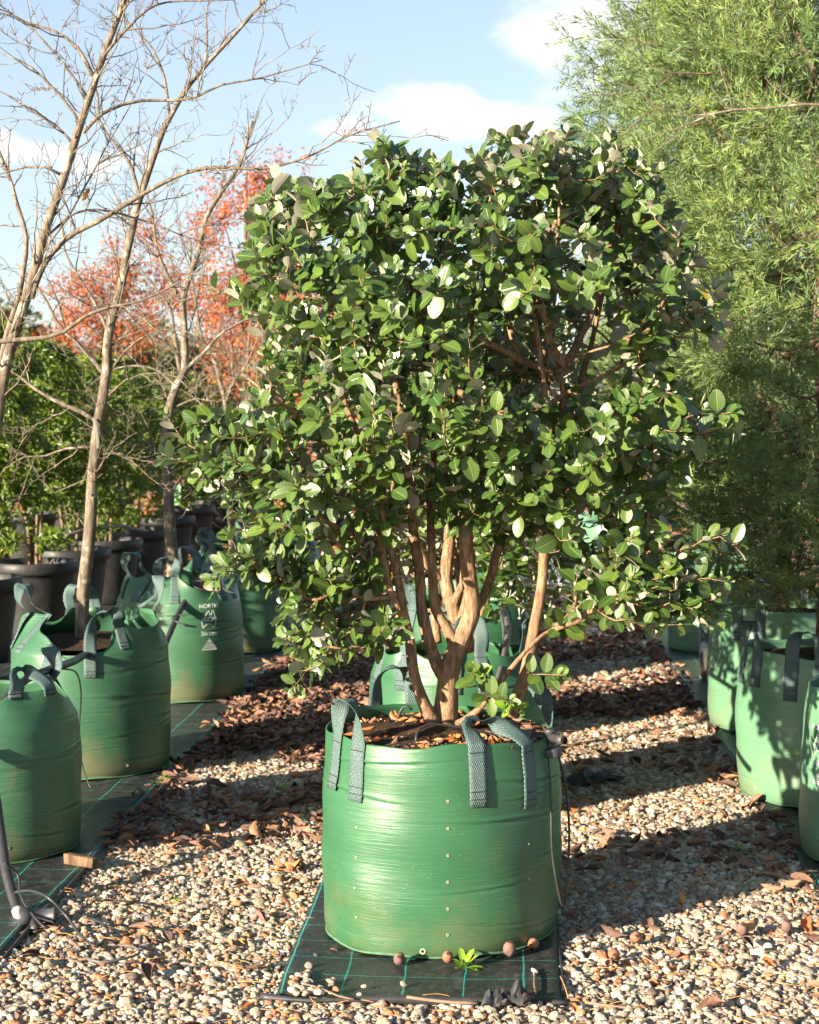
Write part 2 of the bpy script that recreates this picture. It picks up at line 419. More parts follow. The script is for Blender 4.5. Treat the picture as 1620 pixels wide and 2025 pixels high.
M['straw'] = plain('pine needle straw', (.42, .22, .08), .7, .2, 8, .3)
M['fruit'] = plain('dropped fruit skin', (.22, .095, .055), .7, .25, 55, .45, .002)
M['fruit_dark'] = plain('dark dropped fruit skin', (.12, .075, .062), .75, .2, 55, .5, .002)
M['calyx'] = plain('dry calyx', (.05, .02, .014), .8, .2, 60, .3)
M['wood'] = bark('timber offcut', (.10, .062, .035), (.22, .145, .085), 40)
M['rag'] = plain('torn black cloth', (.020, .021, .023), .6, .35, 30, .5, .004)
M['twig'] = plain('dry twig', (.17, .115, .075), .8, .2, 60, .4, .003)
def ground_mat():
    q = NB('gravel ground'); o = q.obj()
    v = q.n('ShaderNodeTexVoronoi'); v.inputs['Scale'].default_value = 46; q.l(o, v.inputs['Vector'])
    v2 = q.n('ShaderNodeTexVoronoi'); v2.inputs['Scale'].default_value = 46; v2.feature = 'DISTANCE_TO_EDGE'; q.l(o, v2.inputs['Vector'])
    rr = q.sep(v.outputs['Color'])
    c = q.ramp(rr[0], [(0, (.33, .27, .20)), (.2, (.47, .41, .32)), (.4, (.24, .20, .17)), (.55, (.50, .44, .36)), (.7, (.36, .27, .19)), (.85, (.38, .19, .10)), (.95, (.28, .24, .2))], 'CONSTANT')
    c = q.mix(q.rng(v2.outputs['Distance'], .0, .12, .8, 0), c, (.07, .05, .035))
    # leaf-fall drift further down the yard
    s = q.sep(o); far = q.rng(s[1], 12, 17); lit = q.math('MULTIPLY', q.rng(q.noise(.55, 5, .6, o), .42, .56), far)
    v3 = q.n('ShaderNodeTexVoronoi'); v3.inputs['Scale'].default_value = 16; q.l(o, v3.inputs['Vector'])
    lc = q.ramp(q.sep(v3.outputs['Color'])[1], [(0, (.40, .14, .06)), (.4, (.28, .10, .05)), (.7, (.48, .24, .10)), (.9, (.2, .1, .06))], 'CONSTANT')
    c = q.mix(lit, c, lc)
    return q.fin(c, .95, q.bump(v2.outputs['Distance'], .8, .012), .15)
M['ground'] = ground_mat()
# ------------------------------------------------------------------ ground, gravel, fallen leaves
MATS = {'centre': (-.606, .163, 4.37, 13.5), 'left': (-2.25, -1.39, 4.05, 14.5), 'right': (1.0, 1.9, 4.75, 14.5), 'pots': (-3.75, -2.75, 6.3, 21.0)}
gv = [(-300, -60, 0), (300, -60, 0), (300, 600, 0), (-300, 600, 0)]
g = link('ground', np_mesh('ground', gv, np.array([[0, 1, 2, 3]]), smooth=False), mat=M['ground']); g['kind'] = 'structure'

def proto_collection(name, meshes, mat):
    c = bpy.data.collections.new(name)
    for i, me in enumerate(meshes):
        me.materials.append(mat); o = bpy.data.objects.new(name, me); c.objects.link(o)
    return c
def scatter(name, coll, pts, rot, scl, pick, label, cat, group=None):
    pts = np.asarray(pts, np.float32); n = len(pts)
    me = bpy.data.meshes.new(name); me.vertices.add(n); me.vertices.foreach_set('co', pts.ravel())
    for k, a in (('rot', rot), ('scl', scl)):
        at = me.attributes.new(k, 'FLOAT_VECTOR', 'POINT'); at.data.foreach_set('vector', np.asarray(a, np.float32).ravel())
    at = me.attributes.new('pick', 'INT', 'POINT'); at.data.foreach_set('value', np.asarray(pick, np.int32))
    me.update()
    o = link(name, me); tag(o, label, cat, group, 'stuff')
    ng = bpy.data.node_groups.new(name, 'GeometryNodeTree')
    ng.interface.new_socket('Geometry', in_out='INPUT', socket_type='NodeSocketGeometry')
    ng.interface.new_socket('Geometry', in_out='OUTPUT', socket_type='NodeSocketGeometry')
    N = ng.nodes.new; L = ng.links.new
    gi = N('NodeGroupInput'); go = N('NodeGroupOutput'); ip = N('GeometryNodeInstanceOnPoints'); ci = N('GeometryNodeCollectionInfo')
    ci.inputs['Collection'].default_value = coll; ci.inputs['Separate Children'].default_value = True; ci.inputs['Reset Children'].default_value = True
    L(gi.outputs[0], ip.inputs['Points']); L(ci.outputs[0], ip.inputs['Instance']); ip.inputs['Pick Instance'].default_value = True
    def na(nm, ty):
        x = N('GeometryNodeInputNamedAttribute'); x.data_type = ty; x.inputs['Name'].default_value = nm; return x.outputs['Attribute']
    L(na('rot', 'FLOAT_VECTOR'), ip.inputs['Rotation']); L(na('scl', 'FLOAT_VECTOR'), ip.inputs['Scale']); L(na('pick', 'INT'), ip.inputs['Instance Index'])
    L(ip.outputs[0], go.inputs[0])
    o.modifiers.new('scatter', 'NODES').node_group = ng
    return o

import bmesh
def stone_mesh(seed, sub=2):
    bm = bmesh.new(); bmesh.ops.create_icosphere(bm, subdivisions=sub, radius=1.0)
    V = np.array([v.co[:] for v in bm.verts]); F = np.array([[v.index for v in f.verts] for f in bm.faces]); bm.free()
    q = np.random.default_rng(seed)
    for _ in range(7):                                   # chip flat facets off a ball
        n = unit(q.normal(size=3)); d = q.uniform(.55, .85); h = V @ n; V = V - np.maximum(h - d, 0)[:, None] * n * .9
    V *= q.uniform(.75, 1.2, 3) * np.array([1.1, .95, .72])
    V += q.normal(size=V.shape) * .03
    return np_mesh('stone', V, F, smooth=bool(seed % 3))
STONES = proto_collection('gravel_stones', [stone_mesh(i) for i in range(14)], M['stone'])

def on_mat(x, y, pad=0.0):
    m = np.zeros(len(x), bool)
    for a, b, c, d in MATS.values(): m |= (x > a + pad) & (x < b - pad) & (y > c + pad) & (y < d - pad)
    return m
pts = []; sc = []
for (x0, x1, y0, y1, dens, base) in ((-1.9, 1.9, 3.55, 9.6, 6600, .0088), (-2.9, 2.4, 9.6, 17.0, 2400, .0112)):
    n = int((x1 - x0) * (y1 - y0) * dens); x = rng.uniform(x0, x1, n); y = rng.uniform(y0, y1, n)
    k = ~on_mat(x, y, rng.uniform(-.004, .018, n)); x, y = x[k], y[k]
    s = base * np.exp(rng.normal(0, .36, len(x)))
    z = rng.uniform(-.002, .009, len(x)) + wob(x, y, 3, 3, 5) * .004 - .002
    pts.append(np.stack([x, y, z], -1)); sc.append(s)
pts = np.vstack(pts); sc = np.concatenate(sc); n = len(pts)
scatter('gravel', STONES, pts, np.stack([rng.uniform(-.5, .5, n), rng.uniform(-.5, .5, n), rng.uniform(0, 6.28, n)], -1),
        np.repeat(sc[:, None], 3, 1) * rng.uniform(.85, 1.2, (n, 3)), rng.integers(0, 14, n),
        'cream and tan gravel stones covering the ground between the rows', 'gravel')

def dry_leaf_mesh(seed, L=1.0):
    q = np.random.default_rng(seed); nv, nu = 7, 5
    v = np.linspace(0, 1, nv); u = np.linspace(-1, 1, nu)
    w = .34 * np.sin(np.pi * np.clip(v * .94 + .03, 0, 1) ** .8)
    roll = q.uniform(1.2, 4.2); bend = q.uniform(-1.2, 1.6); tw = q.uniform(-.8, .8)
    V = []
    for i in range(nv):
        for j in range(nu):
            a = u[j] * roll * .6; rad = w[i] / (roll * .6)
            x = rad * math.sin(a); z = rad * (1 - math.cos(a)) * (1 if seed % 4 else -1)
            x += q.normal() * .02; z += q.normal() * .02
            t = tw * (v[i] - .5); x, z = x * math.cos(t) - z * math.sin(t), x * math.sin(t) + z * math.cos(t)
            ang = bend * (v[i] - .5); V.append((x, (v[i] - .5) * math.cos(ang * .5) - z * math.sin(ang), z * math.cos(ang) + (1 - math.cos(ang)) * .25))
    idx = np.arange(nv * nu).reshape(nv, nu)
    F = np.stack([idx[:-1, :-1], idx[:-1, 1:], idx[1:, 1:], idx[1:, :-1]], -1).reshape(-1, 4)
    uv = np.stack([np.tile((u + 1) / 2, nv), np.repeat(v, nu)], -1)
    V = np.array(V) * L; V[:, 2] -= V[:, 2].min()
    return np_mesh('dry_leaf', V, F, uv=uv)
DRY = proto_collection('dry_leaves', [dry_leaf_mesh(i) for i in range(12)], M['litter'])
DRYO = proto_collection('orange_leaves', [dry_leaf_mesh(40 + i) for i in range(8)], M['litter_orange'])
def litter(x0, x1, y0, y1, dens, thr, seed, skip=True):
    n = int((x1 - x0) * (y1 - y0) * dens); x = rng.uniform(x0, x1, n); y = rng.uniform(y0, y1, n)
    k = wob(x, y, seed, 3, 3.2) + rng.normal(0, .3, n) > thr
    if skip: k &= ~on_mat(x, y, .05)
    return np.stack([x[k], y[k], np.full(k.sum(), .010)], -1)
lp = np.vstack([litter(-1.40, -.58, 6.6, 12.5, 900, -.35, 4), litter(-1.40, -.6, 5.9, 6.8, 420, 0, 5), litter(-1.35, -.6, 4.6, 6.0, 26, .2, 6),
                litter(.13, 1.02, 5.0, 6.2, 190, .2, 7), litter(.13, 1.02, 6.2, 9.0, 150, .25, 8), litter(.13, 1.02, 8.6, 14, 500, -.1, 9),
                litter(-.9, 1.0, 3.7, 4.6, 8, .0, 10), litter(.2, 1.02, 4.3, 5.1, 26, .1, 14), litter(-1.48, -1.30, 6.2, 12, 260, -.2, 12, False), litter(.92, 1.08, 5.5, 12, 90, 0, 13, False)])
n = len(lp); lp[:, 2] += rng.uniform(0, .016, n)
scatter('leaf_litter', DRY, lp, np.stack([rng.normal(0, .35, n), rng.normal(0, .35, n), rng.uniform(0, 6.28, n)], -1),
        np.repeat(rng.uniform(.038, .085, n)[:, None], 3, 1), rng.integers(0, 12, n),
        'drift of curled brown fallen leaves along the gravel lanes', 'fallen leaves')
lo = np.vstack([litter(-1.38, 1.0, 3.8, 9.5, 48, .0, 21), litter(-9, -1, 14.8, 32, 110, -.2, 22, False), litter(-3.5, 2.5, 13.6, 30, 60, -.1, 23, False)])
n = len(lo); lo[:, 2] += rng.uniform(0, .012, n); big = np.where(lo[:, 1] > 13, 1.7, 1.0)
scatter('orange_leaf_litter', DRYO, lo, np.stack([rng.normal(0, .4, n), rng.normal(0, .4, n), rng.uniform(0, 6.28, n)], -1),
        np.repeat((np.where(lo[:, 1] > 13, .045, .016 + .034 * rng.random(n) ** 3) * big)[:, None], 3, 1), rng.integers(0, 8, n),
        'scattered orange fallen leaves on the gravel and the yard behind', 'fallen leaves')
def straw_mesh(seed):
    q = np.random.default_rng(seed); t = np.linspace(0, 1, 6); b = q.uniform(-.25, .25)
    p = np.stack([t - .5, b * np.sin(np.pi * t), .03 * np.sin(np.pi * t)], -1); V, F, uv = tube(p, .011, 3)
    return np_mesh('straw', V, F, uv=uv)
STRAW = proto_collection('pine_straw', [straw_mesh(i) for i in range(6)], M['straw'])
n = 2600; x = rng.uniform(-1.4, 1.05, n); y = rng.uniform(3.7, 8.5, n); k = ~on_mat(x, y, .02) & (wob(x, y, 31, 2, 3) + rng.normal(0, .5, n) > 0)
sp_ = np.stack([x[k], y[k], rng.uniform(.012, .022, k.sum())], -1); n = len(sp_)
scatter('pine_straw', STRAW, sp_, np.stack([rng.normal(0, .12, n), rng.normal(0, .12, n), rng.uniform(0, 6.28, n)], -1),
        np.repeat(rng.uniform(.035, .10, n)[:, None], 3, 1), rng.integers(0, 6, n), 'fine orange brown needles strewn over the gravel', 'needles')

# ------------------------------------------------------------------ weed mats
MZ = .016
def weed_mat(key, label, seed):
    x0, x1, y0, y1 = MATS[key]; nx = 40; ny = int((y1 - y0) / .035)
    X, Y = np.meshgrid(np.linspace(x0, x1, nx), np.linspace(y0, y1, ny))
    ex = np.minimum(X - x0, x1 - X); e = wob(X * 0, Y, seed + 1, 3, 3.5) * .012 * np.exp(-ex / .05) * np.sign(X - (x0 + x1) / 2)
    Z = MZ + .0035 * wob(X, Y, seed, 3, 9) + .006 * np.exp(-ex / .025) * (1 + wob(X, Y, seed + 2, 2, 4))
    Z = np.where(ex < .001, .004, Z); V = np.stack([X + e, Y, np.maximum(Z, .010)], -1).reshape(-1, 3)
    V[(ex < .001).ravel(), 2] = .003
    idx = np.arange(nx * ny).reshape(ny, nx); F = np.stack([idx[:-1, :-1], idx[:-1, 1:], idx[1:, 1:], idx[1:, :-1]], -1).reshape(-1, 4)
    o = thing('weed_mat', label, 'ground cloth', ((x0 + x1) / 2, y0, 0))
    s = link('sheet', np_mesh('sheet', V - np.array(o.location), F, uv=np.stack([X.ravel() - x0 + .06, Y.ravel() - y0 + .05], -1)), o, M['cloth'])
    return o, s
matC, _ = weed_mat('centre', 'black ground cloth with teal grid lines under the front feijoa bag', 1)
matL, _ = weed_mat('left', 'black ground cloth strip under the bags of the bare trees', 5)
matR, _ = weed_mat('right', 'grey black ground cloth strip under the conifer bags', 9)
weed_mat('pots', 'black ground cloth strip under the row of black plastic pots', 13)
def folded_edge(parent, x, y0, y1, seed, r=.011):
    y = np.arange(y0, y1, .04); w = wob(y, y * 0, seed, 3, 3)
    p = np.stack([np.full_like(y, x) + .008 * w, y, .012 + .003 * wob(y, y * 0, seed + 1, 2, 6)], -1)
    V, F, uv = tube(p, r * (1 + .35 * wob(y, y * 0, seed + 2, 2, 9)), 7)
    link('folded_hem', np_mesh('folded_hem', V - np.array(parent.location), F, uv=uv), parent, M['rag'])
folded_edge(matL, -1.395, 4.1, 14.3, 61); folded_edge(matR, 1.005, 4.8, 14.3, 66); folded_edge(matC, .162, 4.45, 13, 71, .004)
def front_roll():
    x = np.linspace(-.63, .165, 40); y = 4.355 + .010 * wob(x, x * 0, 81, 2, 5) + np.where(x < -.5, (x + .5) * .25, 0) * -1
    p = np.stack([x, y, .014 + .003 * wob(x, x * 0, 83, 2, 8)], -1)
    V, F, uv = tube(p, .011 + .003 * wob(x, x * 0, 85, 2, 11), 8)
    link('rolled_front_edge', np_mesh('rolled_front_edge', V - np.array(matC.location), F, uv=uv), matC, M['poly'])
front_roll()

# ------------------------------------------------------------------ grow bags
def bag_shape(r, h, seed, open_=0.0, crease=1.0):
    q = np.random.default_rng(seed)
    cr = [(q.uniform(.05, h - .03), q.choice([q.uniform(0, 2 * np.pi), q.normal(-.45, .35)]) % (2 * np.pi), q.uniform(.18, .65), q.uniform(.001, .0038) * crease, q.uniform(.003, .0065), q.uniform(-.035, .035)) for _ in range(20)]
    lob = q.uniform(0, 6.28, 4)
    def rad(th, z):
        zz = np.clip(z, 0, None)
        b = np.where(zz < .05, .955 + .045 * np.sqrt(np.clip(1 - (1 - zz / .05) ** 2, 0, 1)), 1.0)
        s = b * (r + .012 * np.sin(np.pi * np.clip(zz / h, 0, 1) * .92 + .1) - .010 * np.clip(zz / h, 0, 1) ** 3)
        s = s + .007 * np.sin(2 * th + lob[0] + 2 * z) + .005 * np.sin(3 * th + lob[1] - 3 * z) + .0028 * np.sin(5 * th + 7 * z + lob[2]) + .0018 * np.sin(11 * z * 3 + 2 * th + lob[3]) + .0012 * np.sin(9 * th + 16 * z)
        for zk, tk, wk, ak, dk, sk in cr:
            d = (th - tk + np.pi) % (2 * np.pi) - np.pi
            x = (z - zk - sk * d) / dk
            s = s + ak * np.exp(-(d / wk) ** 2) * (np.exp(-(x - 1) ** 2) * .8 - np.exp(-(x + .6) ** 2))
        if open_ > 0:
            up = np.clip((z - (h - .07)) / .16, 0, 1)
            s = s * (1 - .30 * open_ * up ** 1.2) + open_ * up * (.042 * np.sin(4 * th + lob[3]) + .022 * np.sin(9 * th + lob[1]) + .012 * np.sin(6 * th + 30 * z))
        return s
    return rad
def strap_mesh(pts, W, width, th=.0022, taper=None):
    p = np.asarray(pts, float); T = unit(np.gradient(p, axis=0)); W = unit(W - T * np.sum(W * T, 1, keepdims=True)); Nn = np.cross(T, W)
    cols = np.linspace(-.5, .5, 5); n = len(p); V = []; U = []
    ln = np.concatenate([[0], np.cumsum(np.linalg.norm(np.diff(p, axis=0), axis=1))])
    wd = np.broadcast_to(width, (n,))
    for sgn in (1, -1):
        cc = cols if sgn == 1 else cols[::-1]
        for c in cc: V.append(p + W * (c * wd)[:, None] + Nn * (sgn * th / 2)); U.append(np.stack([np.full(n, (c + .5) * width), ln], -1))
    V = np.stack(V, 1).reshape(-1, 3); U = np.stack(U, 1).reshape(-1, 2); k = 10
    i = np.arange(n - 1)[:, None] * k; j = np.arange(k)[None]
    F = np.stack([i + j, i + (j + 1) % k, i + k + (j + 1) % k, i + k + j], -1).reshape(-1, 4)
    caps = np.array([np.arange(k)[::-1], np.arange(k) + (n - 1) * k])
    return np_mesh('handle', V, [F, caps], uv=U)
def grow_bag(label, x, y, r=.335, h=.585, mat='bag', handles=None, seed=1, open_=0.0, hi=True, soil_drop=.045, group=None, rim=None, eyelets=(), z0=MZ + .004, crease=1.0, simple=False):
    B = thing('grow_bag', label, 'grow bag', (x, y, z0), group)
    rad = bag_shape(r, h, seed, open_, crease); q = np.random.default_rng(seed + 100)
    nt, nz = (220, 130) if hi else (120, 60)
    if simple: nt, nz = 72, 26
    th = np.linspace(0, 2 * np.pi, nt, endpoint=False)
    handles = handles if handles is not None else [(a + q.uniform(-12, 12), 10, .10, q.uniform(-.03, .05), .15) for a in (-135, -45, 45, 135)]
    zr = np.full(nt, h) + .008 * np.sin(2 * th + q.uniform(0, 6)) + .005 * np.sin(5 * th + q.uniform(0, 6)) + .0025 * np.sin(11 * th + q.uniform(0, 6))
    if open_ > 0:
        zr = zr + open_ * .02
        for a, hs, hl, ln, leg in handles:
            for sg in (-1, 1):
                d = (th - R(a) - sg * R(hs) + np.pi) % (2 * np.pi) - np.pi; zr = zr + open_ * .065 * np.exp(-(d / .20) ** 2)
    if rim is not None: zr = zr + rim(th)
    rows = []; uvs = []
    for t in np.linspace(0, 1, nz):
        z = t * zr; rr = rad(th, z); rows.append(np.stack([rr * np.cos(th), rr * np.sin(th), z], -1)); uvs.append(np.stack([th * r, z], -1))
    zs = h - soil_drop - .02
    for t in np.linspace(0, 1, 6):
        z = zr * (1 - t) + zs * t; rr = rad(th, z) - .0045; zz = z + (.0015 if t == 0 else 0)
        rows.append(np.stack([rr * np.cos(th), rr * np.sin(th), zz], -1)); uvs.append(np.stack([th * r, z], -1))
    n = len(rows); V = np.concatenate(rows); U = np.concatenate(uvs)
    i = np.arange(n - 1)[:, None] * nt; j = np.arange(nt)[None]
    F = np.stack([i + j, i + (j + 1) % nt, i + nt + (j + 1) % nt, i + nt + j], -1).reshape(-1, 4)
    wall = link('wall', np_mesh('wall', V, [F, np.arange(nt)[None, ::-1]], uv=U), B, M[mat])
    # soil surface
    kr = np.linspace(0, 1, 14 if not simple else 4); ks = 60 if not simple else 24; ta = np.linspace(0, 2 * np.pi, ks, endpoint=False)
    SV = []
    for k in kr:
        rr = (rad(ta, np.full(ks, h - soil_drop)) - .004) * k
        X, Y = rr * np.cos(ta), rr * np.sin(ta); SV.append(np.stack([X, Y, h - soil_drop + .012 * wob(X, Y, seed, 4, 14) * (1 - k ** 4) + .022 * (1 - k) ** 1.5], -1))
    SV = np.concatenate(SV); n = len(kr); i = np.arange(n - 1)[:, None] * ks; j = np.arange(ks)[None]
    SF = np.stack([i + j, i + ks + j, i + ks + (j + 1) % ks, i + (j + 1) % ks], -1).reshape(-1, 4)
    link('soil', np_mesh('soil', SV, SF), B, M['soil'])
    if simple: return B, rad
    # strap handles
    zrf = lambda a: np.interp((a) % (2 * np.pi), np.append(th, 2 * np.pi), np.append(zr, zr[0]))
    for a, hs, hl, lean, leg in handles:
        a = R(a); hs = R(hs); pts = []; Ws = []
        def wallpt(ang, z, off=.0035):
            rr = rad(np.array([ang]), np.array([z]))[0] + off
            return np.array([rr * math.cos(ang), rr * math.sin(ang), z]), np.array([-math.sin(ang), math.cos(ang), 0]), np.array([math.cos(ang), math.sin(ang), 0])
        jit = q.uniform(-.02, .02, 2)
        for z in np.linspace(zrf(a - hs) - leg, zrf(a - hs), 9):
            p, t, rd = wallpt(a - hs, z); pts.append(p); Ws.append(t)
        z1, z2 = zrf(a - hs), zrf(a + hs)
        for s in np.linspace(0, 1, 25)[1:-1]:
            ang = a - hs * math.cos(math.pi * s); zc = z1 * (1 - s) + z2 * s
            p, t, rd = wallpt(ang, min(zc, h), .004); zz = zc + hl * math.sin(math.pi * s) ** .75
            p = p - rd * lean * math.sin(math.pi * s) ** 1.2 + t * jit[0] * math.sin(math.pi * s) * 1.5; p[2] = zz
            f = math.pi * s; pts.append(p); Ws.append(t * math.cos(f) - rd * math.sin(f) * (1 if lean >= 0 else -1) + np.array([0, 0, 1]) * q.normal() * .03)
        for z in np.linspace(zrf(a + hs), zrf(a + hs) - leg * 1.05, 9):
            p, t, rd = wallpt(a + hs, z); pts.append(p); Ws.append(-t)
        # the radial direction switches sign with the lean; keep the ribbon continuous
        W = np.array(Ws)
        for i in range(1, len(W)):
            if W[i] @ W[i - 1] < 0: W[i] *= -1
        pp = np.array(pts); k = np.array([.25, .5, .25])
        for _ in range(3): pp[9:-9] = .25 * pp[8:-10] + .5 * pp[9:-9] + .25 * pp[10:-8]
        hd = link('handle', strap_mesh(pp, W, .054), B, M['strap']); sb = MB(); Tn = unit(np.gradient(pp, axis=0))
        for i in (1, 2, 7, len(pp) - 8, len(pp) - 3, len(pp) - 2):      # rows of stitching that hold the strap to the bag
            rd = unit(pp[i] * np.array([1, 1, 0])); w_ = unit(W[i] - Tn[i] * (W[i] @ Tn[i])) * .025; zz = np.linspace(-1, 1, 9)
            sV, sF, sU = tube(pp[i] + np.outer(zz, w_) + rd * .0022 + np.outer(np.tile([0, .0012], 5)[:9], [0, 0, 1]), .0012, 4); sb.add(sV, sF, sU)
        link('stitching', sb.mesh('stitching'), hd, M['rag'])['kind'] = 'stuff'
    # frayed hem where the wall meets the base
    hz = np.full(nt, .006); hr = rad(th, np.full(nt, .004)) + .004
    hp = np.stack([hr * np.cos(th), hr * np.sin(th), hz + .003 * np.sin(9 * th)], -1); hp = np.vstack([hp, hp[:1]])
    HV, HF, HU = tube(hp, .0045, 5, False); link('hem', np_mesh('hem', HV, HF, uv=HU), B, M['fray'])
    # drainage eyelets
    for ang, z, s in eyelets:
        ang = R(ang); rr = rad(np.array([ang]), np.array([z]))[0]
        c = np.array([rr * math.cos(ang), rr * math.sin(ang), z]); rd = np.array([math.cos(ang), math.sin(ang), 0]); t = np.array([-rd[1], rd[0], 0]); up = np.array([0, 0, 1.0])
        aa = np.linspace(0, 2 * np.pi, 13)[:-1]
        ring = lambda ro, off: c + rd * off + ro * (np.cos(aa)[:, None] * t + np.sin(aa)[:, None] * up)
        EV = np.vstack([ring(s, .0008), ring(s * .85, .0022), ring(s * .5, .0018), ring(s * .45, -.002)]); i = np.arange(3)[:, None] * 12; j = np.arange(12)[None]
        EF = np.stack([i + j, i + (j + 1) % 12, i + 12 + (j + 1) % 12, i + 12 + j], -1).reshape(-1, 4)
        e = link('eyelet', np_mesh('eyelet', np.vstack([EV, ring(s * .5, .0012)]), [EF, (np.arange(12) + 48)[None]], mats=[M['eyelet'], M['hole']], fmat=[0] * len(EF) + [1]), B)
    return B, rad

def seg_line(p, w):
    p = np.asarray(p, float); V = []; F = []
    for a, b in zip(p[:-1], p[1:]):
        d = unit(b - a); nn = np.array([-d[1], d[0]]) * w / 2; a2, b2 = a - d * w * .3, b + d * w * .3
        k = len(V); V += [a2 + nn, b2 + nn, b2 - nn, a2 - nn]; F.append([k + 3, k + 2, k + 1, k])
    return np.array(V), np.array(F)
def text_flat(txt, size, bold=False):
    cu = bpy.data.curves.new('t', 'FONT'); cu.body = txt; cu.size = size; cu.align_x = 'CENTER'; cu.align_y = 'CENTER'; cu.resolution_u = 4
    if bold: cu.offset = size * .018
    ob = bpy.data.objects.new('t', cu); me = bpy.data.meshes.new_from_object(ob)
    V = np.array([v.co[:2] for v in me.vertices]).reshape(-1, 2); F = [list(p.vertices) for p in me.polygons]
    bpy.data.objects.remove(ob); bpy.data.meshes.remove(me); return V, F
AUS = [(-.32, .08), (-.30, .22), (-.16, .36), (-.12, .50), (.0, .54), (.05, .33), (.16, .30), (.24, .55), (.32, .52), (.38, .30), (.50, .05), (.49, -.25),
       (.38, -.52), (.22, -.42), (.05, -.28), (-.18, -.30), (-.30, -.42), (-.40, -.52), (-.48, -.36), (-.50, -.10), (-.44, .02), (-.32, .08)]
def printed_logo(B, rad, ang, zc, s=.075):
    V = []; F = []
    def put(v, f, dx=0, dy=0, sx=1):
        k = sum(len(a) for a in V); v = np.asarray(v, float) * np.array([sx, 1]) + (dx, dy); V.append(v)
        F.extend([[i + k for i in q] for q in f])
    v, f = text_flat('NORTH', s * .42); put(v, f, 0, s * 1.02, .95)
    v, f = seg_line(np.array(AUS) * np.array([s * 1.05, s * 1.15]), s * .055); put(v, f, 0, s * .05)
    v, f = text_flat('GCP', s * .46, True); put(v, f, 0, s * .06, .95)
    v, f = text_flat('200 Litre', s * .46); put(v, f, 0, -s * .98, .72)
    for i in range(7):
        hw = s * (.05 + .075 * i); yy = -s * (1.35 + .105 * i); put([(-hw, yy), (hw, yy), (hw, yy - s * .05), (-hw, yy - s * .05)], [[3, 2, 1, 0]])
    hw = s * .56; yy = -s * 2.09; put([(-hw, yy), (hw, yy), (hw, yy - s * .09), (-hw, yy - s * .09)], [[3, 2, 1, 0]])
    V = np.vstack(V); a = R(ang) + V[:, 0] / .335; z = zc + V[:, 1]; rr = rad(a, z) + .0035
    me = bpy.data.meshes.new('printed_logo'); me.from_pydata(np.stack([rr * np.cos(a), rr * np.sin(a), z], -1).tolist(), [], F); me.update()
    link('printed_logo', me, B, M['white_print'])

cx, cy = -.19, 5.01
main_bag, mrad = grow_bag('bright green woven bag of the front feijoa, standing on the grid-lined cloth', cx, cy, .336, .592, 'bag',
    handles=[(-140, 9, .115, .0, .155), (-54, 15, .060, .10, .17), (118, 11, .115, -.03, .12), (34, 14, .105, .02, .12)], seed=21, soil_drop=.020,
    rim=lambda t: .010 * np.cos(t + .5) * -1, eyelets=[(-84, z, .0042) for z in np.arange(.07, .50, .075)] + [(-129, z, .0032) for z in np.arange(.10, .40, .085)] + [(-40, z, .0032) for z in (.2, .3, .42)] + [(-96, .022, .009)], crease=1.25)
LB = [(-1.83, 5.90), (-1.786, 7.28), (-1.76, 9.2), (-1.746, 11.1), (-1.75, 13.0)]
bL1, r1 = grow_bag('green bag nearest the elbow fitting, with folded strap and black pipe arching over it', *LB[0], seed=31, open_=.62, mat='bag_dull', h=.515, soil_drop=.05,
    handles=[(-118, 12, .05, .10, .12), (-40, 11, .06, .12, .02), (50, 10, .10, .03, .12), (140, 10, .10, .03, .12)], eyelets=[(-60, .06, .006)])
bL2, r2 = grow_bag('green bag with tall peaked rim, standing straps and thin tube down its side', *LB[1], seed=32, open_=.9, mat='bag_dull',
    handles=[(-150, 10, .13, .0, .15), (-62, 14, .10, .03, .10), (20, 10, .14, .0, .12), (110, 12, .10, .06, .12)], eyelets=[(-50, .05, .006), (-88, .04, .006)], rim=lambda t: -.125 * np.exp(-(((t - R(-80) + np.pi) % (2 * np.pi) - np.pi) / .42) ** 2))
bL3, r3 = grow_bag('shaded green bag printed with a white map emblem and 200 Litre', *LB[2], seed=33, open_=.85, mat='bag_dull',
    handles=[(-140, 12, .12, .02, .13), (-95, 11, .10, .02, .13), (-25, 11, .13, .04, .12), (90, 12, .12, .02, .12)], eyelets=[(-92, z, .004) for z in (.16, .26, .36, .46)])
printed_logo(bL3, r3, -54, .435, .072)
bL4, r4 = grow_bag('dark green bag with gaping crumpled rim behind the printed bag', *LB[3], seed=34, open_=.95, mat='bag_dull', hi=False)
bL5, r5 = grow_bag('farthest green bag in the row of bare trees', *LB[4], seed=35, open_=.8, mat='bag_dull', hi=False)
CB = [(-.185, 6.62), (-.20, 8.2), (-.2, 9.9)]
bC2, _ = grow_bag('green bag with upright straps directly behind the front feijoa bag', *CB[0], seed=41, open_=.45, mat='bag',
    handles=[(-138, 12, .17, .02, .14), (-80, 10, .14, .04, .15), (-20, 12, .12, .04, .15), (100, 10, .1, .03, .12)], hi=True)
bC3, _ = grow_bag('green bag third along the feijoa row', *CB[1], seed=42, open_=.4, mat='bag', hi=False)
bC4, _ = grow_bag('last green bag at the back of the feijoa row', *CB[2], seed=43, open_=.6, mat='bag_dull', hi=False)
RB = [(1.364, 5.9), (1.275, 6.9), (1.334, 8.42), (1.42, 9.9), (1.40, 11.25), (1.40, 13.0)]
bRB, rB = grow_bag('pale green bag with white emblem beside the bare branches', *RB[0], seed=51, mat='bag_pale', hi=True, crease=.6)
printed_logo(bRB, rB, -158, .40, .06)
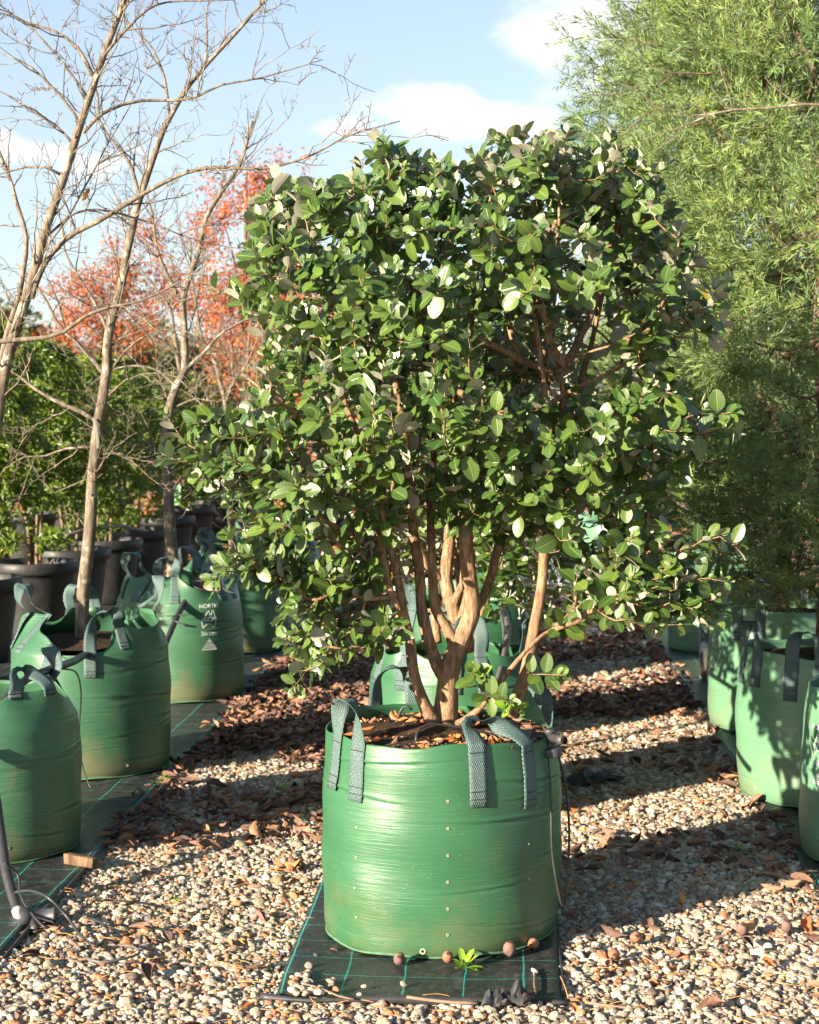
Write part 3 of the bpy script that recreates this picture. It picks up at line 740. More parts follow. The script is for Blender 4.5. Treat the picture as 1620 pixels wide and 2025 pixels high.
bRA, rA = grow_bag('sunlit pale green bag under the big conifer, leaf shadows across its side', *RB[1], seed=52, mat='bag_pale', hi=True, crease=.6,
    handles=[(-160, 10, .11, .0, .14), (-112, 10, .10, .02, .17), (-40, 10, .1, .0, .14), (70, 10, .1, .03, .12)], eyelets=[(-150, .05, .006), (-120, .2, .004), (-120, .32, .004)])
bRC, rC = grow_bag('pale green bag behind the leaf-shadowed bag, emblem at its edge', *RB[2], seed=53, mat='bag_pale', hi=False, crease=.6)
printed_logo(bRC, rC, -166, .42, .06)
grow_bag('dark navy bag between two pale green bags', *RB[3], seed=54, mat='bag_navy', r=.30, hi=False)
grow_bag('pale green bag just beyond the dark navy bag', *RB[4], seed=55, mat='bag_pale', hi=False)
grow_bag('farthest pale green bag in the conifer row', *RB[5], seed=56, mat='bag_pale', hi=False)
FARB = [(-5.35, 21.5), (-4.15, 22.8), (-3.35, 22.0), (-2.6, 24), (-6.6, 24.5), (.75, 16.2), (.95, 14.8), (1.6, 20.5), (-1.8, 27.5)]
for i, (x, y) in enumerate(FARB):
    grow_bag('faded green bag standing far back on the leaf-strewn yard', x, y, seed=70 + i, mat='bag_pale', simple=True, group='faded bags at the back of the yard', z0=.002, h=.62)
# ------------------------------------------------------------------ plants
def leaf_template(rows, wfun, fold=.25, curl=.25, cols=3):
    v = np.linspace(0, 1, rows) if rows < 5 else .5 - .5 * np.cos(np.pi * np.linspace(0, 1, rows)); u = np.linspace(-1, 1, cols)
    w = wfun(v); V = []
    for i in range(rows):
        for j in range(cols):
            V.append((u[j] * w[i] * .5, v[i], fold * abs(u[j]) * w[i] * .5 - curl * (v[i] - .1) ** 2))
    idx = np.arange(rows * cols).reshape(rows, cols); F = np.stack([idx[:-1, :-1], idx[:-1, 1:], idx[1:, 1:], idx[1:, :-1]], -1).reshape(-1, 4)
    return np.array(V), F, np.stack([np.tile((u + 1) / 2, rows), np.repeat(v, cols)], -1)
def ovate(p=.5, w=.5, pet=.06):
    def f(v):
        t = np.clip((v - pet) / (1 - pet), 0, 1); return np.maximum(w * np.sin(np.pi * t ** p) ** .52, .03 * (t < .9))
    return f
def place(tmpl, Pn, T, Nn, S, W, rnd):
    "many copies of a leaf as arrays"
    V0, F0, U0 = tmpl; n, k = len(Pn), len(V0)
    T = unit(T); B = unit(np.cross(T, Nn)); Nn = np.cross(B, T)
    V = Pn[:, None] + S[:, None, None] * (V0[None, :, 0:1] * W[:, None, None] * B[:, None] + V0[None, :, 1:2] * T[:, None] + V0[None, :, 2:3] * Nn[:, None])
    F = (F0[None] + (np.arange(n) * k)[:, None, None]).reshape(-1, F0.shape[1])
    return V.reshape(-1, 3), F, np.tile(U0, (n, 1)), np.repeat(rnd, k)
def leaves_mesh(name, tmpl, Pn, T, Nn, S, W, rnd, origin):
    V, F, U, A = place(tmpl, Pn, T, Nn, S, W, rnd); return np_mesh(name, V - np.asarray(origin), F, uv=U, attrs={'rnd': A})

def inside(poly, x, z):
    poly = np.asarray(poly); c = np.zeros(len(x), bool); d = np.full(len(x), 9.0); n = len(poly)
    for i in range(n):
        a, b = poly[i], poly[(i + 1) % n]
        hit = ((a[1] > z) != (b[1] > z)) & (x < (b[0] - a[0]) * (z - a[1]) / (b[1] - a[1] + 1e-12) + a[0]); c ^= hit
        e = b - a; t = np.clip(((x - a[0]) * e[0] + (z - a[1]) * e[1]) / (e @ e), 0, 1)
        d = np.minimum(d, np.hypot(x - a[0] - t * e[0], z - a[1] - t * e[1]))
    return c, d

def grow(trunks, tips, dirs, bf=.35, step=.05, rtip=.0016, expo=.46, rmax=None):
    """branchwork that joins every shoot tip to the nearest wood (shortest wire with a pull towards the root)
    trunks: list of (points, r0, r1, plen0); returns list of (path, radii), attach info"""
    NP = []; PL = []; PA = []; RT = []
    for pts, r0, r1, pl in trunks:
        p = smooth_path(pts, step); ln = np.concatenate([[0], np.cumsum(np.linalg.norm(np.diff(p, axis=0), axis=1))])
        base = len(NP)
        for i in range(len(p)):
            NP.append(p[i]); PL.append(pl + ln[i]); PA.append(base + i - 1 if i else -1); RT.append(r0 + (r1 - r0) * i / (len(p) - 1))
    nt = len(NP); A = np.zeros((nt + len(tips) * 40, 3)); A[:nt] = NP; PLa = np.zeros(len(A)); PLa[:nt] = PL; n = nt
    d0 = np.array([np.min(np.linalg.norm(A[:nt] - t, axis=1)) for t in tips]); order = np.argsort(d0); paths = []; tipnode = []
    for k in order:
        t = tips[k]; dv = A[:n] - t; c = np.sqrt((dv ** 2).sum(1)) + bf * PLa[:n]
        j = int(np.argmin(c)); a = A[j]; L = np.linalg.norm(t - a)
        if L < 1e-4: continue
        ctl = t - dirs[k] * L * .45; ctl = .72 * ctl + .28 * (a + (t - a) * .5)
        m = max(2, int(L / step) + 1); s = np.linspace(0, 1, m + 1)[1:, None]
        pt = (1 - s) ** 2 * a + 2 * s * (1 - s) * ctl + s ** 2 * t
        pt[:-1] += rng.normal(0, .004, (len(pt) - 1, 3))
        ids = []
        par = j
        for i in range(m):
            A[n] = pt[i]; PLa[n] = PLa[par] + np.linalg.norm(pt[i] - A[par]); PA.append(par); par = n; ids.append(n); n += 1
            if n >= len(A) - 2: A = np.vstack([A, np.zeros((5000, 3))]); PLa = np.concatenate([PLa, np.zeros(5000)])
        paths.append([j] + ids); tipnode.append(n - 1)
    cnt = np.zeros(n)
    for t in tipnode: cnt[t] += 1
    for i in range(n - 1, -1, -1):
        if PA[i] >= 0: cnt[PA[i]] += cnt[i]
    rad = rtip * np.maximum(cnt, 1) ** expo
    if rmax: rad = np.minimum(rad, rmax)
    out = []
    for ids in paths:
        r = rad[ids].copy(); r[0] = min(r[0], r[1] * 1.15); out.append((A[ids], r))
    return out
def wood(parent, name, paths, mat, origin, k=6, kind=None):
    mb = MB()
    for p, r in paths:
        V, F, U = tube(p, r, k if np.max(r) > .006 else 4, cap=np.max(r) > .004); mb.add(V, F, U)
    o = link(name, mb.mesh(name, origin), parent, mat)
    if kind: o['kind'] = kind
    return o

# ---- the feijoa: stems traced in 3-D, crown grown from them
FEI = leaf_template(7, ovate(.90, .66, .06), .18, .12)
D0 = 5.10
def PX(l, d=D0): return [P(x, y, d + (q[0] if q else 0)) for x, y, *q in l]
STEMS = [
    ([(880, 1432), (884, 1385), (888, 1335), (902, 1290), (925, 1240), (936, 1200), (930, 1150), (921, 1080), (921, 1000), (928, 900, .05), (935, 780, .1), (930, 650, .12), (940, 500, .12), (950, 400, .1)], .038, .008),
    ([(885, 1345), (868, 1318), (850, 1270), (836, 1210), (833, 1160), (828, 1110), (818, 1050), (812, 960, -.05), (800, 860, -.1), (780, 740, -.12), (770, 600, -.12), (765, 470, -.1)], .024, .006),
    ([(900, 1285), (893, 1260), (880, 1235), (862, 1205), (856, 1150), (852, 1080), (850, 1000, .08), (860, 880, .12), (850, 740, .2), (840, 560, .2)], .020, .006),
    ([(858, 1428, -.03), (838, 1390, -.05), (818, 1330, -.06), (812, 1280, -.07), (800, 1220, -.08), (790, 1160, -.1), (772, 1080, -.12), (762, 1010, -.14), (730, 920, -.18), (690, 820, -.2), (655, 720, -.22), (620, 610, -.2), (580, 480, -.15)], .021, .005),
    ([(800, 1225, -.08), (778, 1180, -.12), (762, 1120, -.14), (752, 1060, -.15), (748, 1000, -.17), (720, 930, -.2), (640, 860, -.26), (560, 800, -.3), (480, 740, -.28)], .013, .004),
    ([(1010, 1412, -.06), (1032, 1360, -.08), (1045, 1310, -.09), (1058, 1240, -.1), (1072, 1150, -.1), (1080, 1070, -.1), (1100, 1000, -.05), (1125, 930, 0), (1135, 860, .05), (1150, 760, .1), (1180, 640, .12), (1210, 500, .1), (1230, 400, .1)], .022, .006),
    ([(905, 1432, -.05), (945, 1405, -.1), (985, 1355, -.13), (1030, 1300, -.14), (1065, 1262, -.12), (1100, 1240, -.1), (1135, 1205, -.06)], .014, .004),
    ([(935, 1205), (958, 1175, .05), (975, 1120, .1), (990, 1050, .12), (1010, 960, .1), (1040, 880, .02), (1078, 803, -.08), (1068, 700, -.12), (1055, 600, -.12), (1045, 540, -.1), (1040, 440, -.08)], .019, .006),
    ([(1085, 900, .0), (1115, 795, -.05), (1100, 700, -.06), (1090, 640, -.06), (1110, 520, 0)], .011, .005),
    ([(1078, 805, -.05), (1135, 770, -.08), (1190, 745, -.10), (1245, 715, -.12), (1300, 680, -.1)], .010, .004),
    ([(1095, 740, -.06), (1160, 700, -.12), (1215, 680, -.16), (1265, 655, -.2)], .006, .003),
]
CROWN = [(1095, 252), (1015, 262), (960, 285), (905, 300), (850, 312), (790, 262), (740, 268), (690, 330), (640, 335), (600, 350), (535, 365), (490, 420), (475, 470), (470, 520), (425, 555), (440, 600), (480, 640),
         (500, 700), (470, 760), (385, 820), (350, 885), (360, 930), (400, 985), (440, 1040), (470, 1090), (450, 1110), (490, 1160), (560, 1210), (590, 1270), (575, 1330), (610, 1360), (680, 1325), (745, 1270), (760, 1180), (790, 1090), (830, 1045),
         (900, 1045), (960, 1085), (1000, 1130), (1050, 1090), (1110, 1110), (1090, 1190), (1085, 1300), (1140, 1290), (1180, 1230), (1240, 1240), (1330, 1235), (1420, 1245), (1455, 1170), (1400, 1100), (1370, 1040),
         (1380, 960), (1385, 880), (1450, 835), (1440, 800), (1370, 770), (1330, 730), (1390, 680), (1415, 610), (1400, 540), (1370, 470), (1330, 400), (1310, 330), (1250, 300), (1220, 262), (1160, 285)]
poly = np.array([[p[0], p[2]] for p in (P(x, y, D0) for x, y in CROWN)])
zc = lambda z: np.interp(z, [.7, 1.1, 1.4, 2.0, 2.4], [.35, .45, .62, .66, .5])
def feijoa_tips(n):
    T = []
    lo, hi = poly.min(0), poly.max(0)
    while len(T) < n * 3:
        x = rng.uniform(lo[0], hi[0], 4000); z = rng.uniform(lo[1], hi[1], 4000); ok, d = inside(poly, x, z)
        x, z, d = x[ok], z[ok], d[ok]; hd = zc(z) * np.sqrt(np.clip(d / .40, 0, 1)); k = rng.uniform(-1, 1, len(x)); y = D0 - .02 + hd * k
        shell = (np.abs(k) > .62) | (d < .16); pw, qw = proj(np.stack([x, y, z], -1)); shell |= (((pw - 1115) / 180) ** 2 + ((qw - 690) / 135) ** 2 < 1) & (k > .25)
        keep = (shell | (rng.random(len(x)) < .36)) & (d > .045)
        w = wob(x * 1.0, z + y * .6, 17, 3, 7.0); keep &= (w > -.62) | (d < .12)
        px, py = proj(np.stack([x, y, z], -1))
        hole = (((px - 1115) / 160) ** 2 + ((py - 690) / 115) ** 2 < 1) & (k < .25)          # window onto the inner stems
        hole |= (((px - 1165) / 45) ** 2 + ((py - 1030) / 45) ** 2 < 1)
        hole |= (((px - 880) / 150) ** 2 + ((py - 1180) / 150) ** 2 < 1) & (k < .7)
        hole |= (((px - 1060) / 60) ** 2 + ((py - 1160) / 120) ** 2 < 1) & (k < .7)
        keep &= ~hole
        T += list(np.stack([x, y, z], -1)[keep])
    T = np.array(T)[rng.permutation(len(T))]; out = []
    for t in T:
        if all((t[0] - o[0]) ** 2 + (t[1] - o[1]) ** 2 + (t[2] - o[2]) ** 2 > .050 ** 2 for o in out): out.append(t)
        if len(out) >= n: break
    return np.array(out)
tips = feijoa_tips(1350)
extra = [P(365, 905, 4.95), P(385, 840, 4.85), P(435, 1120, 4.8), P(575, 1362, 4.75), P(1450, 815, 4.9), P(1460, 1075, 4.9), P(1440, 1150, 4.9), P(1010, 1385, 4.80), P(560, 1265, 4.8), P(1115, 1335, 4.9), P(935, 1330, 4.86),
         P(1350, 1235, 4.85), P(1300, 1240, 4.85), P(1240, 1225, 4.85), P(1400, 1240, 4.88), P(1330, 1190, 4.9), P(1440, 560, 5.0), P(412, 560, 5.0), P(545, 340, 5.0)]
for (xs, ys, dd, m, sp) in (((440, 480, 530, 575, 600, 640, 690), (1100, 1120, 1170, 1225, 1270, 1300, 1270), (4.78, 5.0), 6, 26), ((370, 365, 400, 430, 455), (850, 905, 930, 890, 830), (4.8, 5.0), 3, 22),
                            ((1390, 1430, 1400, 1385, 1410), (830, 815, 600, 550, 640), (4.85, 5.05), 3, 22), ((1190, 1240, 1290, 1340, 1390, 1430, 1350, 1260), (1130, 1180, 1200, 1200, 1210, 1150, 1110, 1090), (4.85, 5.25), 5, 32)):
    for x, y in zip(xs, ys):
        for _ in range(m): extra.append(P(x + rng.normal(0, sp), y + rng.normal(0, sp), rng.uniform(*dd)))
topline = np.array(sorted([(x, y) for x, y in CROWN if y < 480])); up_tips = []
for x in np.arange(500, 1345, 10):
    y = np.interp(x, topline[:, 0], topline[:, 1]); k = rng.uniform(-1, 1)
    up_tips.append(P(x + rng.normal(0, 6), y + rng.uniform(-12, 40) + 45 * abs(k), D0 + k * .38))
tips = np.vstack([tips, extra, up_tips])
ctr = np.stack([np.full(len(tips), -.14), np.full(len(tips), D0), np.clip(tips[:, 2] - .25, .8, 1.75)], -1)
out_ = unit(tips - ctr); hgt = np.clip((tips[:, 2] - 1.25) / 1.0, 0, 1)
dirs = unit(out_ * (1.0 - .5 * hgt)[:, None] + np.array([0, 0, 1.0]) * (.12 + 1.25 * hgt)[:, None] + rng.normal(0, .26, tips.shape))
dirs[-len(up_tips):] = unit(np.array([0, -.05, 1.0]) + out_[-len(up_tips):] * .25 + rng.normal(0, .12, (len(up_tips), 3)))
trunks = []
for i, (l, r0, r1) in enumerate(STEMS): trunks.append((PX(l), r0, r1, 0.0 if i in (0, 3, 5, 6) else .25))
fei_paths = grow(trunks, tips, dirs, bf=.42, step=.045, rtip=.0016, expo=.44, rmax=.012)
base = P(882, 1440, D0); base[2] = .575
FE = thing('feijoa_tree', 'multi-stemmed feijoa with glossy oval leaves, pale undersides on top, in the bright green bag', 'shrub', base)
for i, (l, r0, r1) in enumerate(STEMS):
    p = smooth_path(PX(l), .025); n = len(p); t = np.linspace(0, 1, n)
    r = (r0 + (r1 - r0) * t ** .8) * .88
    if i in (0, 3, 5): r = r * (1 + .45 * np.exp(-t * n / 3.0))
    r = r * (1 + .06 * wob(t * 20, t * 0, 5 + i, 3, 2.5)); p = p + .003 * np.stack([wob(t * 14, t * 0, 50 + i), wob(t * 14, t * 0 + 1, 60 + i), 0 * t], -1)
    V, F, U = tube(p, r, 12); link('stem', np_mesh('stem', V - base, F, uv=U), FE, M['feijoa_bark'])
wood(FE, 'branchwork', fei_paths, M['feijoa_bark'], base, 6, 'stuff')

def shoot_leaves(paths, spacing=.023, length=(.13, .23), size=(.043, .061), lightpull=1.0, jit=.22):
    Ps, Ts, Ns, Ss = [], [], [], []
    up = np.array([0, 0, 1.0]); sunv = np.array(SUNV)
    for p, r in paths:
        seg = np.linalg.norm(np.diff(p, axis=0), axis=1); ln = np.concatenate([[0], np.cumsum(seg)]); L = ln[-1]
        use = min(L * .92, rng.uniform(*length)); s = L; k = 0; phase = rng.uniform(0, 3.14); big = rng.uniform(*size)
        while s > L - use:
            q = np.array([np.interp(s, ln, p[:, c]) for c in range(3)]); i = min(np.searchsorted(ln, s), len(p) - 1); d = unit(p[i] - p[i - 1])
            a = unit(np.cross(d, up) + 1e-4); b = np.cross(a, d); ph = phase + (k % 2) * math.pi / 2 + rng.normal(0, .15)
            side = a * math.cos(ph) + b * math.sin(ph); f = (L - s) / max(use, .01)
            open_ = (.55 + .75 * min(1, f * 1.6)) * (1 - .3 * max(0, d[2] - .5))                                   # leaves fold together at the tip
            sz = big * (.50 + .62 * min(1, f * 2.4) - .18 * max(0, f - .6)) * rng.uniform(.68, 1.2)
            for sg in (1, -1):
                t = unit(d * math.cos(open_) + side * sg * math.sin(open_) + rng.normal(0, jit, 3) * .7)
                nn = unit(d * math.sin(open_) - side * sg * math.cos(open_))
                hor = 1 - abs(d[2]); nn = unit(nn + (up * .75 + sunv * .85) * lightpull * 1.6 * hor * (.35 if q[2] > 2.05 and d[2] > .45 else 1.0) + rng.normal(0, jit, 3))
                Ps.append(q + t * .004); Ts.append(t); Ns.append(nn); Ss.append(sz)
            s -= spacing * rng.uniform(.75, 1.25) * (.55 + .6 * min(1, f * 2.2)); k += 1
    return np.array(Ps), np.array(Ts), np.array(Ns), np.array(Ss)
LP, LT, LN, LS = shoot_leaves(fei_paths)
n = len(LP); LW = rng.uniform(.84, 1.18, n); LR = rng.random(n) ** 1.2
# the 300 leaves that show largest: the front leaf of each little cell of the crown, biggest facing ones first
px, py = proj(LP + LT * LS[:, None] * .5); view = unit(CAM - LP); LNo = unit(LN - LT * np.sum(LN * LT, 1, keepdims=True))
area = LS ** 2 * np.abs(np.sum(LNo * view, 1)); cell = (px // 22).astype(int) * 1000 + (py // 22).astype(int); front = {}
for i in np.argsort(LP[:, 1]):
    front.setdefault(cell[i], i)
cand = np.array(list(front.values())); cand = cand[np.argsort(-area[cand])][:300]; mask = np.ones(n, bool); mask[cand] = False
cr = link('crown', leaves_mesh('crown', FEI, LP[mask], LT[mask], LN[mask], LS[mask], LW[mask], LR[mask], base), FE, M['feijoa']); cr['kind'] = 'stuff'
LV = []
for k in range(8):
    T8 = leaf_template(9, ovate(.85 + .04 * (k % 4), .60 + .04 * (k % 3), .06), .12 + .06 * (k % 3), .06 + .06 * (k % 4), 5)
    me = np_mesh('leaf', T8[0], T8[1], uv=T8[2], attrs={'rnd': np.full(len(T8[0]), .12 + .11 * k)}); me.materials.append(M['feijoa']); LV.append(me)
for i in cand:
    t = LT[i]; b = unit(np.cross(t, LN[i])); nn = np.cross(b, t); o = link('leaf', LV[i % 8], FE)
    m = Matrix.Identity(4)
    for c, ax in enumerate((b * LW[i], t, nn)):
        for r_ in range(3): m[r_][c] = ax[r_] * LS[i]
    for r_ in range(3): m[r_][3] = LP[i][r_] - base[r_]
    o.matrix_local = m
# young suckers with lime leaves
for (x, y, d, s) in ((1000, 1398, 4.80, .036), (948, 1330, 4.86, .028), (1022, 1392, 4.82, .028)):
    c = P(x, y, d); p0 = c + np.array([.02, .05, -.05]); pth = [(smooth_path([p0, (p0 + c) / 2 + [0, 0, .01], c], .01), np.linspace(.002, .001, 13)[:len(smooth_path([p0, (p0 + c) / 2 + [0, 0, .01], c], .01))])]
    q = shoot_leaves(pth, .02, (.04, .05), (s, s * 1.1)); k = len(q[0])
    link('sucker', leaves_mesh('sucker', FEI, q[0], q[1], q[2], q[3], np.ones(k), rng.random(k), base), FE, M['feijoa_young'])
print('feijoa leaves', n, 'paths', len(fei_paths))

# two more feijoas behind in the same row
def feijoa_copy(x, y, sc, rz, label):
    o = thing('feijoa_tree', label, 'shrub', (x, y, .57), None, rz); o.scale = (sc,) * 3
    mb = MB()
    for l, r0, r1 in STEMS:
        p = smooth_path(PX(l), .06); V, F, U = tube(p, np.linspace(r0, r1, len(p)), 7); mb.add(V - base, F, U)
    link('trunk', mb.mesh('trunk'), o, M['feijoa_bark'])
    t2 = leaf_template(4, ovate(.92, .56, .07), .22, .16); k = rng.permutation(n)[:int(n * .5)]
    c = link('crown', leaves_mesh('crown', t2, LP[k], LT[k], LN[k], LS[k] * 1.3, LW[k], LR[k], base), o, M['feijoa']); c['kind'] = 'stuff'
    return o
feijoa_copy(-.18, 6.62, .84, 2.4, 'second feijoa shrub, growing in the bag directly behind the front one')
feijoa_copy(-.2, 8.2, .86, 4.3, 'third feijoa shrub along the row, mostly hidden by the others')

# ---- bare deciduous trees in the left bags
def bare_tree(label, x, y, limbs, seed, d, extra=60, group=None, twig_len=.5, mat='elm_bark', zmin=1.0, levels=3, name='bare_tree'):
    """limbs: list of (pixel polyline with optional depth offset, r0, r1)"""
    q = np.random.default_rng(seed); o = thing(name, label, 'tree', (x, y, .57), group); org = np.array([x, y, .57])
    main = []; allp = []
    for pts, r0, r1 in limbs:
        p = smooth_path([P(a, b, d + (c[0] if c else 0)) for a, b, *c in pts], .05); m = len(p); t = np.linspace(0, 1, m)
        j = .006 * np.minimum(1, t * 6)[:, None] * np.stack([wob(t * m * .25, t * 0, seed + m + c, 3, 1.7) for c in range(3)], -1); p = p + j
        main.append((p, (r0 + (r1 - r0) * t) * .86))
    twigs = []
    def sprout(p, r, lvl, nchild, L0):
        for _ in range(nchild):
            i = q.integers(int(len(p) * .15), len(p)); a = p[i]
            if a[2] < zmin: continue
            tdir = unit(p[min(i + 1, len(p) - 1)] - p[max(i - 1, 0)]); perp = unit(np.cross(tdir, q.normal(size=3)))
            dr = unit(tdir * q.uniform(.3, .9) + perp * q.uniform(.6, 1.1) + np.array([0, 0, .25])); L = L0 * q.uniform(.35, 1.15); m = max(4, int(L / .045)); pts = [a]; zz = 1
            for k in range(m):                                   # zig-zag growth
                side = unit(np.cross(dr, np.array([.3, .8, .2]))); dr = unit(dr + side * zz * q.uniform(.05, .30) + q.normal(size=3) * .09 + np.array([0, 0, .025])); zz = -zz
                pts.append(pts[-1] + dr * L / m)
            pts = np.array(pts); r0 = min(r[i] * .6, .0016 + L * .0065); rr = np.linspace(max(r0, .0013), .0009, len(pts)); twigs.append((pts, rr))
            if lvl > 1: sprout(pts, rr, lvl - 1, int(q.integers(2, 6)), L * .42)
    lens = np.array([len(p) for p, r in main], float)
    for (p, r), w in zip(main, lens / lens.sum()): sprout(p, r, levels, max(2, int(extra * w)), twig_len)
    tr = main[0]; V, F, U = tube(tr[0], tr[1], 14); link('trunk', np_mesh('trunk', V - org, F, uv=U), o, M[mat])
    for p, r in main[1:]:
        V, F, U = tube(p, r, 8); link('branch', np_mesh('branch', V - org, F, uv=U), o, M[mat])
    w = wood(o, 'twigs', twigs, M[mat], org, 5, 'stuff'); w.name = 'twig_work'
    return o, main
T1, m1 = bare_tree('leaning bare tree with thick mottled trunk in the bag by the elbow fitting', -1.83, 5.9, [
    ([(-62, 1400), (-45, 1200), (-25, 980), (-2, 790), (25, 680), (60, 560), (92, 450), (128, 335), (165, 235), (198, 125), (225, 50), (250, -20), (275, -110), (300, -230)], .033, .008),
    ([(-10, 830), (10, 700, .03), (38, 590, .06), (48, 530, .08), (52, 470, .08), (30, 400, .1), (10, 330, .1), (-20, 250, .1)], .017, .005),
    ([(62, 590), (85, 530), (130, 470), (190, 440, -.05), (240, 405, -.08), (300, 370, -.1), (370, 340, -.12), (450, 328, -.15), (530, 330, -.15), (610, 308, -.18), (690, 265, -.2), (790, 238, -.2)], .013, .0022),
    ([(165, 262), (200, 225), (240, 205, .05), (280, 198, .08), (340, 200, .1), (390, 195, .1), (440, 170, .12), (530, 150, .14), (640, 118, .15)], .0085, .002),
    ([(205, 110), (245, 60), (290, 20), (330, 5, .05), (400, 3, .05), (465, 0, .05)], .007, .002),
    ([(185, 150), (150, 95), (100, 60), (50, 45), (0, 10), (-40, -20)], .0075, .002),
    ([(172, 190), (130, 135), (90, 85), (40, 40), (-20, 15)], .006, .002),
    ([(160, 245), (125, 200), (80, 150), (40, 120), (-30, 90)], .0065, .002),
    ([(145, 285), (110, 250), (70, 225), (30, 195), (-30, 165)], .006, .002),
    ([(120, 345), (90, 330), (50, 330), (0, 343), (-40, 350)], .006, .002),
    ([(95, 465), (150, 425, .1), (220, 420, .15), (300, 440, .2), (380, 470, .2), (470, 490, .25), (520, 470, .25)], .006, .0015),
    ([(-30, 678, -.1), (30, 674, -.1), (95, 672, -.12), (130, 660, -.12), (165, 625, -.12), (210, 605, -.12), (280, 590, -.14), (335, 568, -.15), (400, 530, -.15)], .011, .002),
    ([(85, 500), (130, 430), (190, 330, .1), (240, 240, .15), (320, 80, .2)], .005, .0015),
], 101, 5.9, 150, twig_len=.32, levels=3)
T2, m2 = bare_tree('slender bare tree tied with grey tape in the peaked-rim bag', -1.786, 7.28, [
    ([(162, 1330), (163, 1250), (168, 1150), (178, 1050), (186, 930), (197, 830), (210, 740), (216, 650), (238, 570), (258, 470), (272, 410), (300, 330), (318, 270), (340, 222), (395, 140), (465, 65), (530, 0), (580, -70)], .036, .006),
    ([(278, 395), (258, 330), (225, 280), (200, 240), (190, 170), (150, 90)], .010, .003),
    ([(335, 225), (325, 160), (300, 100), (260, 55), (230, 0)], .008, .002),
    ([(405, 130), (410, 70), (408, 10), (430, -40)], .006, .002),
    ([(212, 745), (180, 710), (150, 680), (110, 640), (70, 560), (30, 520)], .013, .003),
    ([(190, 832), (160, 815), (110, 795), (60, 765), (20, 735), (-20, 740)], .013, .003),
    ([(185, 885), (130, 890), (90, 903), (45, 903), (10, 925)], .008, .002),
    ([(205, 790), (250, 750), (300, 740), (350, 750), (400, 790)], .006, .002),
    ([(210, 745), (240, 700), (262, 680), (300, 660), (350, 655), (420, 670)], .007, .002),
    ([(180, 900), (165, 950), (140, 960), (110, 973)], .006, .002),
    ([(195, 900), (240, 900), (280, 930), (310, 955), (345, 955)], .005, .0015),
    ([(215, 660), (190, 610), (150, 540), (130, 500), (125, 430)], .009, .003),
    ([(214, 690), (270, 640), (330, 610), (400, 580)], .006, .002),
], 102, 7.28, 90, twig_len=.38, levels=3)
T3, m3 = bare_tree('bare tree with kinked trunk rising from the printed bag', -1.76, 9.2, [
    ([(343, 1200), (342, 1150), (338, 1060), (333, 960), (328, 880), (338, 800), (352, 760), (364, 730), (364, 660), (362, 600), (372, 555), (392, 500), (410, 430), (440, 380), (470, 330), (500, 240)], .042, .008),
    ([(362, 605), (345, 570), (325, 530), (310, 490), (300, 430), (290, 380)], .016, .005),
    ([(364, 735), (395, 700), (430, 665), (465, 645), (500, 632), (560, 640)], .014, .004),
    ([(352, 765), (310, 735), (260, 725), (215, 735), (180, 760)], .010, .003),
    ([(345, 660), (350, 690), (358, 740)], .016, .014),
    ([(338, 810), (390, 790), (430, 795), (460, 770)], .008, .002),
    ([(345, 660), (335, 610), (300, 560), (250, 500)], .010, .003),
    ([(335, 930), (300, 890), (260, 880), (230, 900)], .007, .002),
], 103, 9.2, 80, twig_len=.48, levels=3)
T4, m4 = bare_tree('thin bare tree in the gaping dark bag', -1.746, 11.1, [
    ([(462, 1100), (455, 1000), (447, 900), (445, 800), (430, 730), (410, 690), (395, 650), (380, 560), (375, 470)], .030, .006),
    ([(445, 800), (465, 750), (490, 720), (520, 640)], .014, .004), ([(432, 735), (400, 720), (350, 690), (300, 680)], .010, .003),
    ([(447, 850), (400, 800), (360, 770), (310, 760)], .010, .003), ([(447, 830), (480, 800), (520, 760), (560, 660)], .010, .003)], 104, 11.1, 60, twig_len=.55, levels=3)
T5, m5 = bare_tree('bare tree at the far end of the left bag row', -1.75, 13.0, [
    ([(545, 1060), (520, 900), (500, 790), (490, 700), (500, 600)], .03, .006), ([(505, 810), (470, 760), (440, 700)], .012, .003), ([(500, 780), (530, 720), (560, 660)], .012, .003)], 105, 13.0, 50, twig_len=.6, levels=3)
T6, m6 = bare_tree('bare tree whose red brown branches reach across the conifer', 1.364, 5.9, [
    ([(1790, 1400), (1795, 1100), (1785, 800), (1790, 500), (1800, 200), (1805, -50)], .022, .008),
    ([(1785, 320), (1720, 240), (1650, 212), (1590, 205), (1520, 213), (1450, 216), (1410, 224), (1350, 250), (1268, 277)], .0085, .0018),
    ([(1450, 216), (1435, 170), (1425, 130), (1408, 117)], .003, .0012), ([(1415, 223), (1360, 230), (1276, 228)], .003, .0012),
    ([(1788, 700), (1720, 640), (1650, 600), (1600, 607), (1532, 628)], .006, .0015), ([(1610, 600), (1575, 612), (1555, 613)], .002, .001)], 106, 5.9, 14, twig_len=.22, levels=1)
# soft tie on the second trunk and one leaf that never fell
def tie():
    a, b = P(196, 832, 7.24), P(187, 880, 7.24); p = smooth_path([P(184, 826, 7.245), P(189, 838, 7.235), P(192, 855, 7.232), P(194, 872, 7.234), P(194, 888, 7.24)], .01)
    W = np.tile(np.array([1.0, .2, .1]), (len(p), 1)); me = strap_mesh(p, W, .013, .001)
    o = link('tree_tie', me, None, M['twine']); tag(o, 'grey tie strap knotted round the slender bare trunk', 'tree tie')
tie()
def dead_leaf_on_tree():
    c = P(170, 385, 5.85); o = link('withered_leaf', dry_leaf_mesh(77, .06), None, M['tan_leaf'], c); o.rotation_euler = (1.2, .5, .3)
    tag(o, 'single withered tan leaf still hanging on the leaning bare tree', 'leaf')
dead_leaf_on_tree()

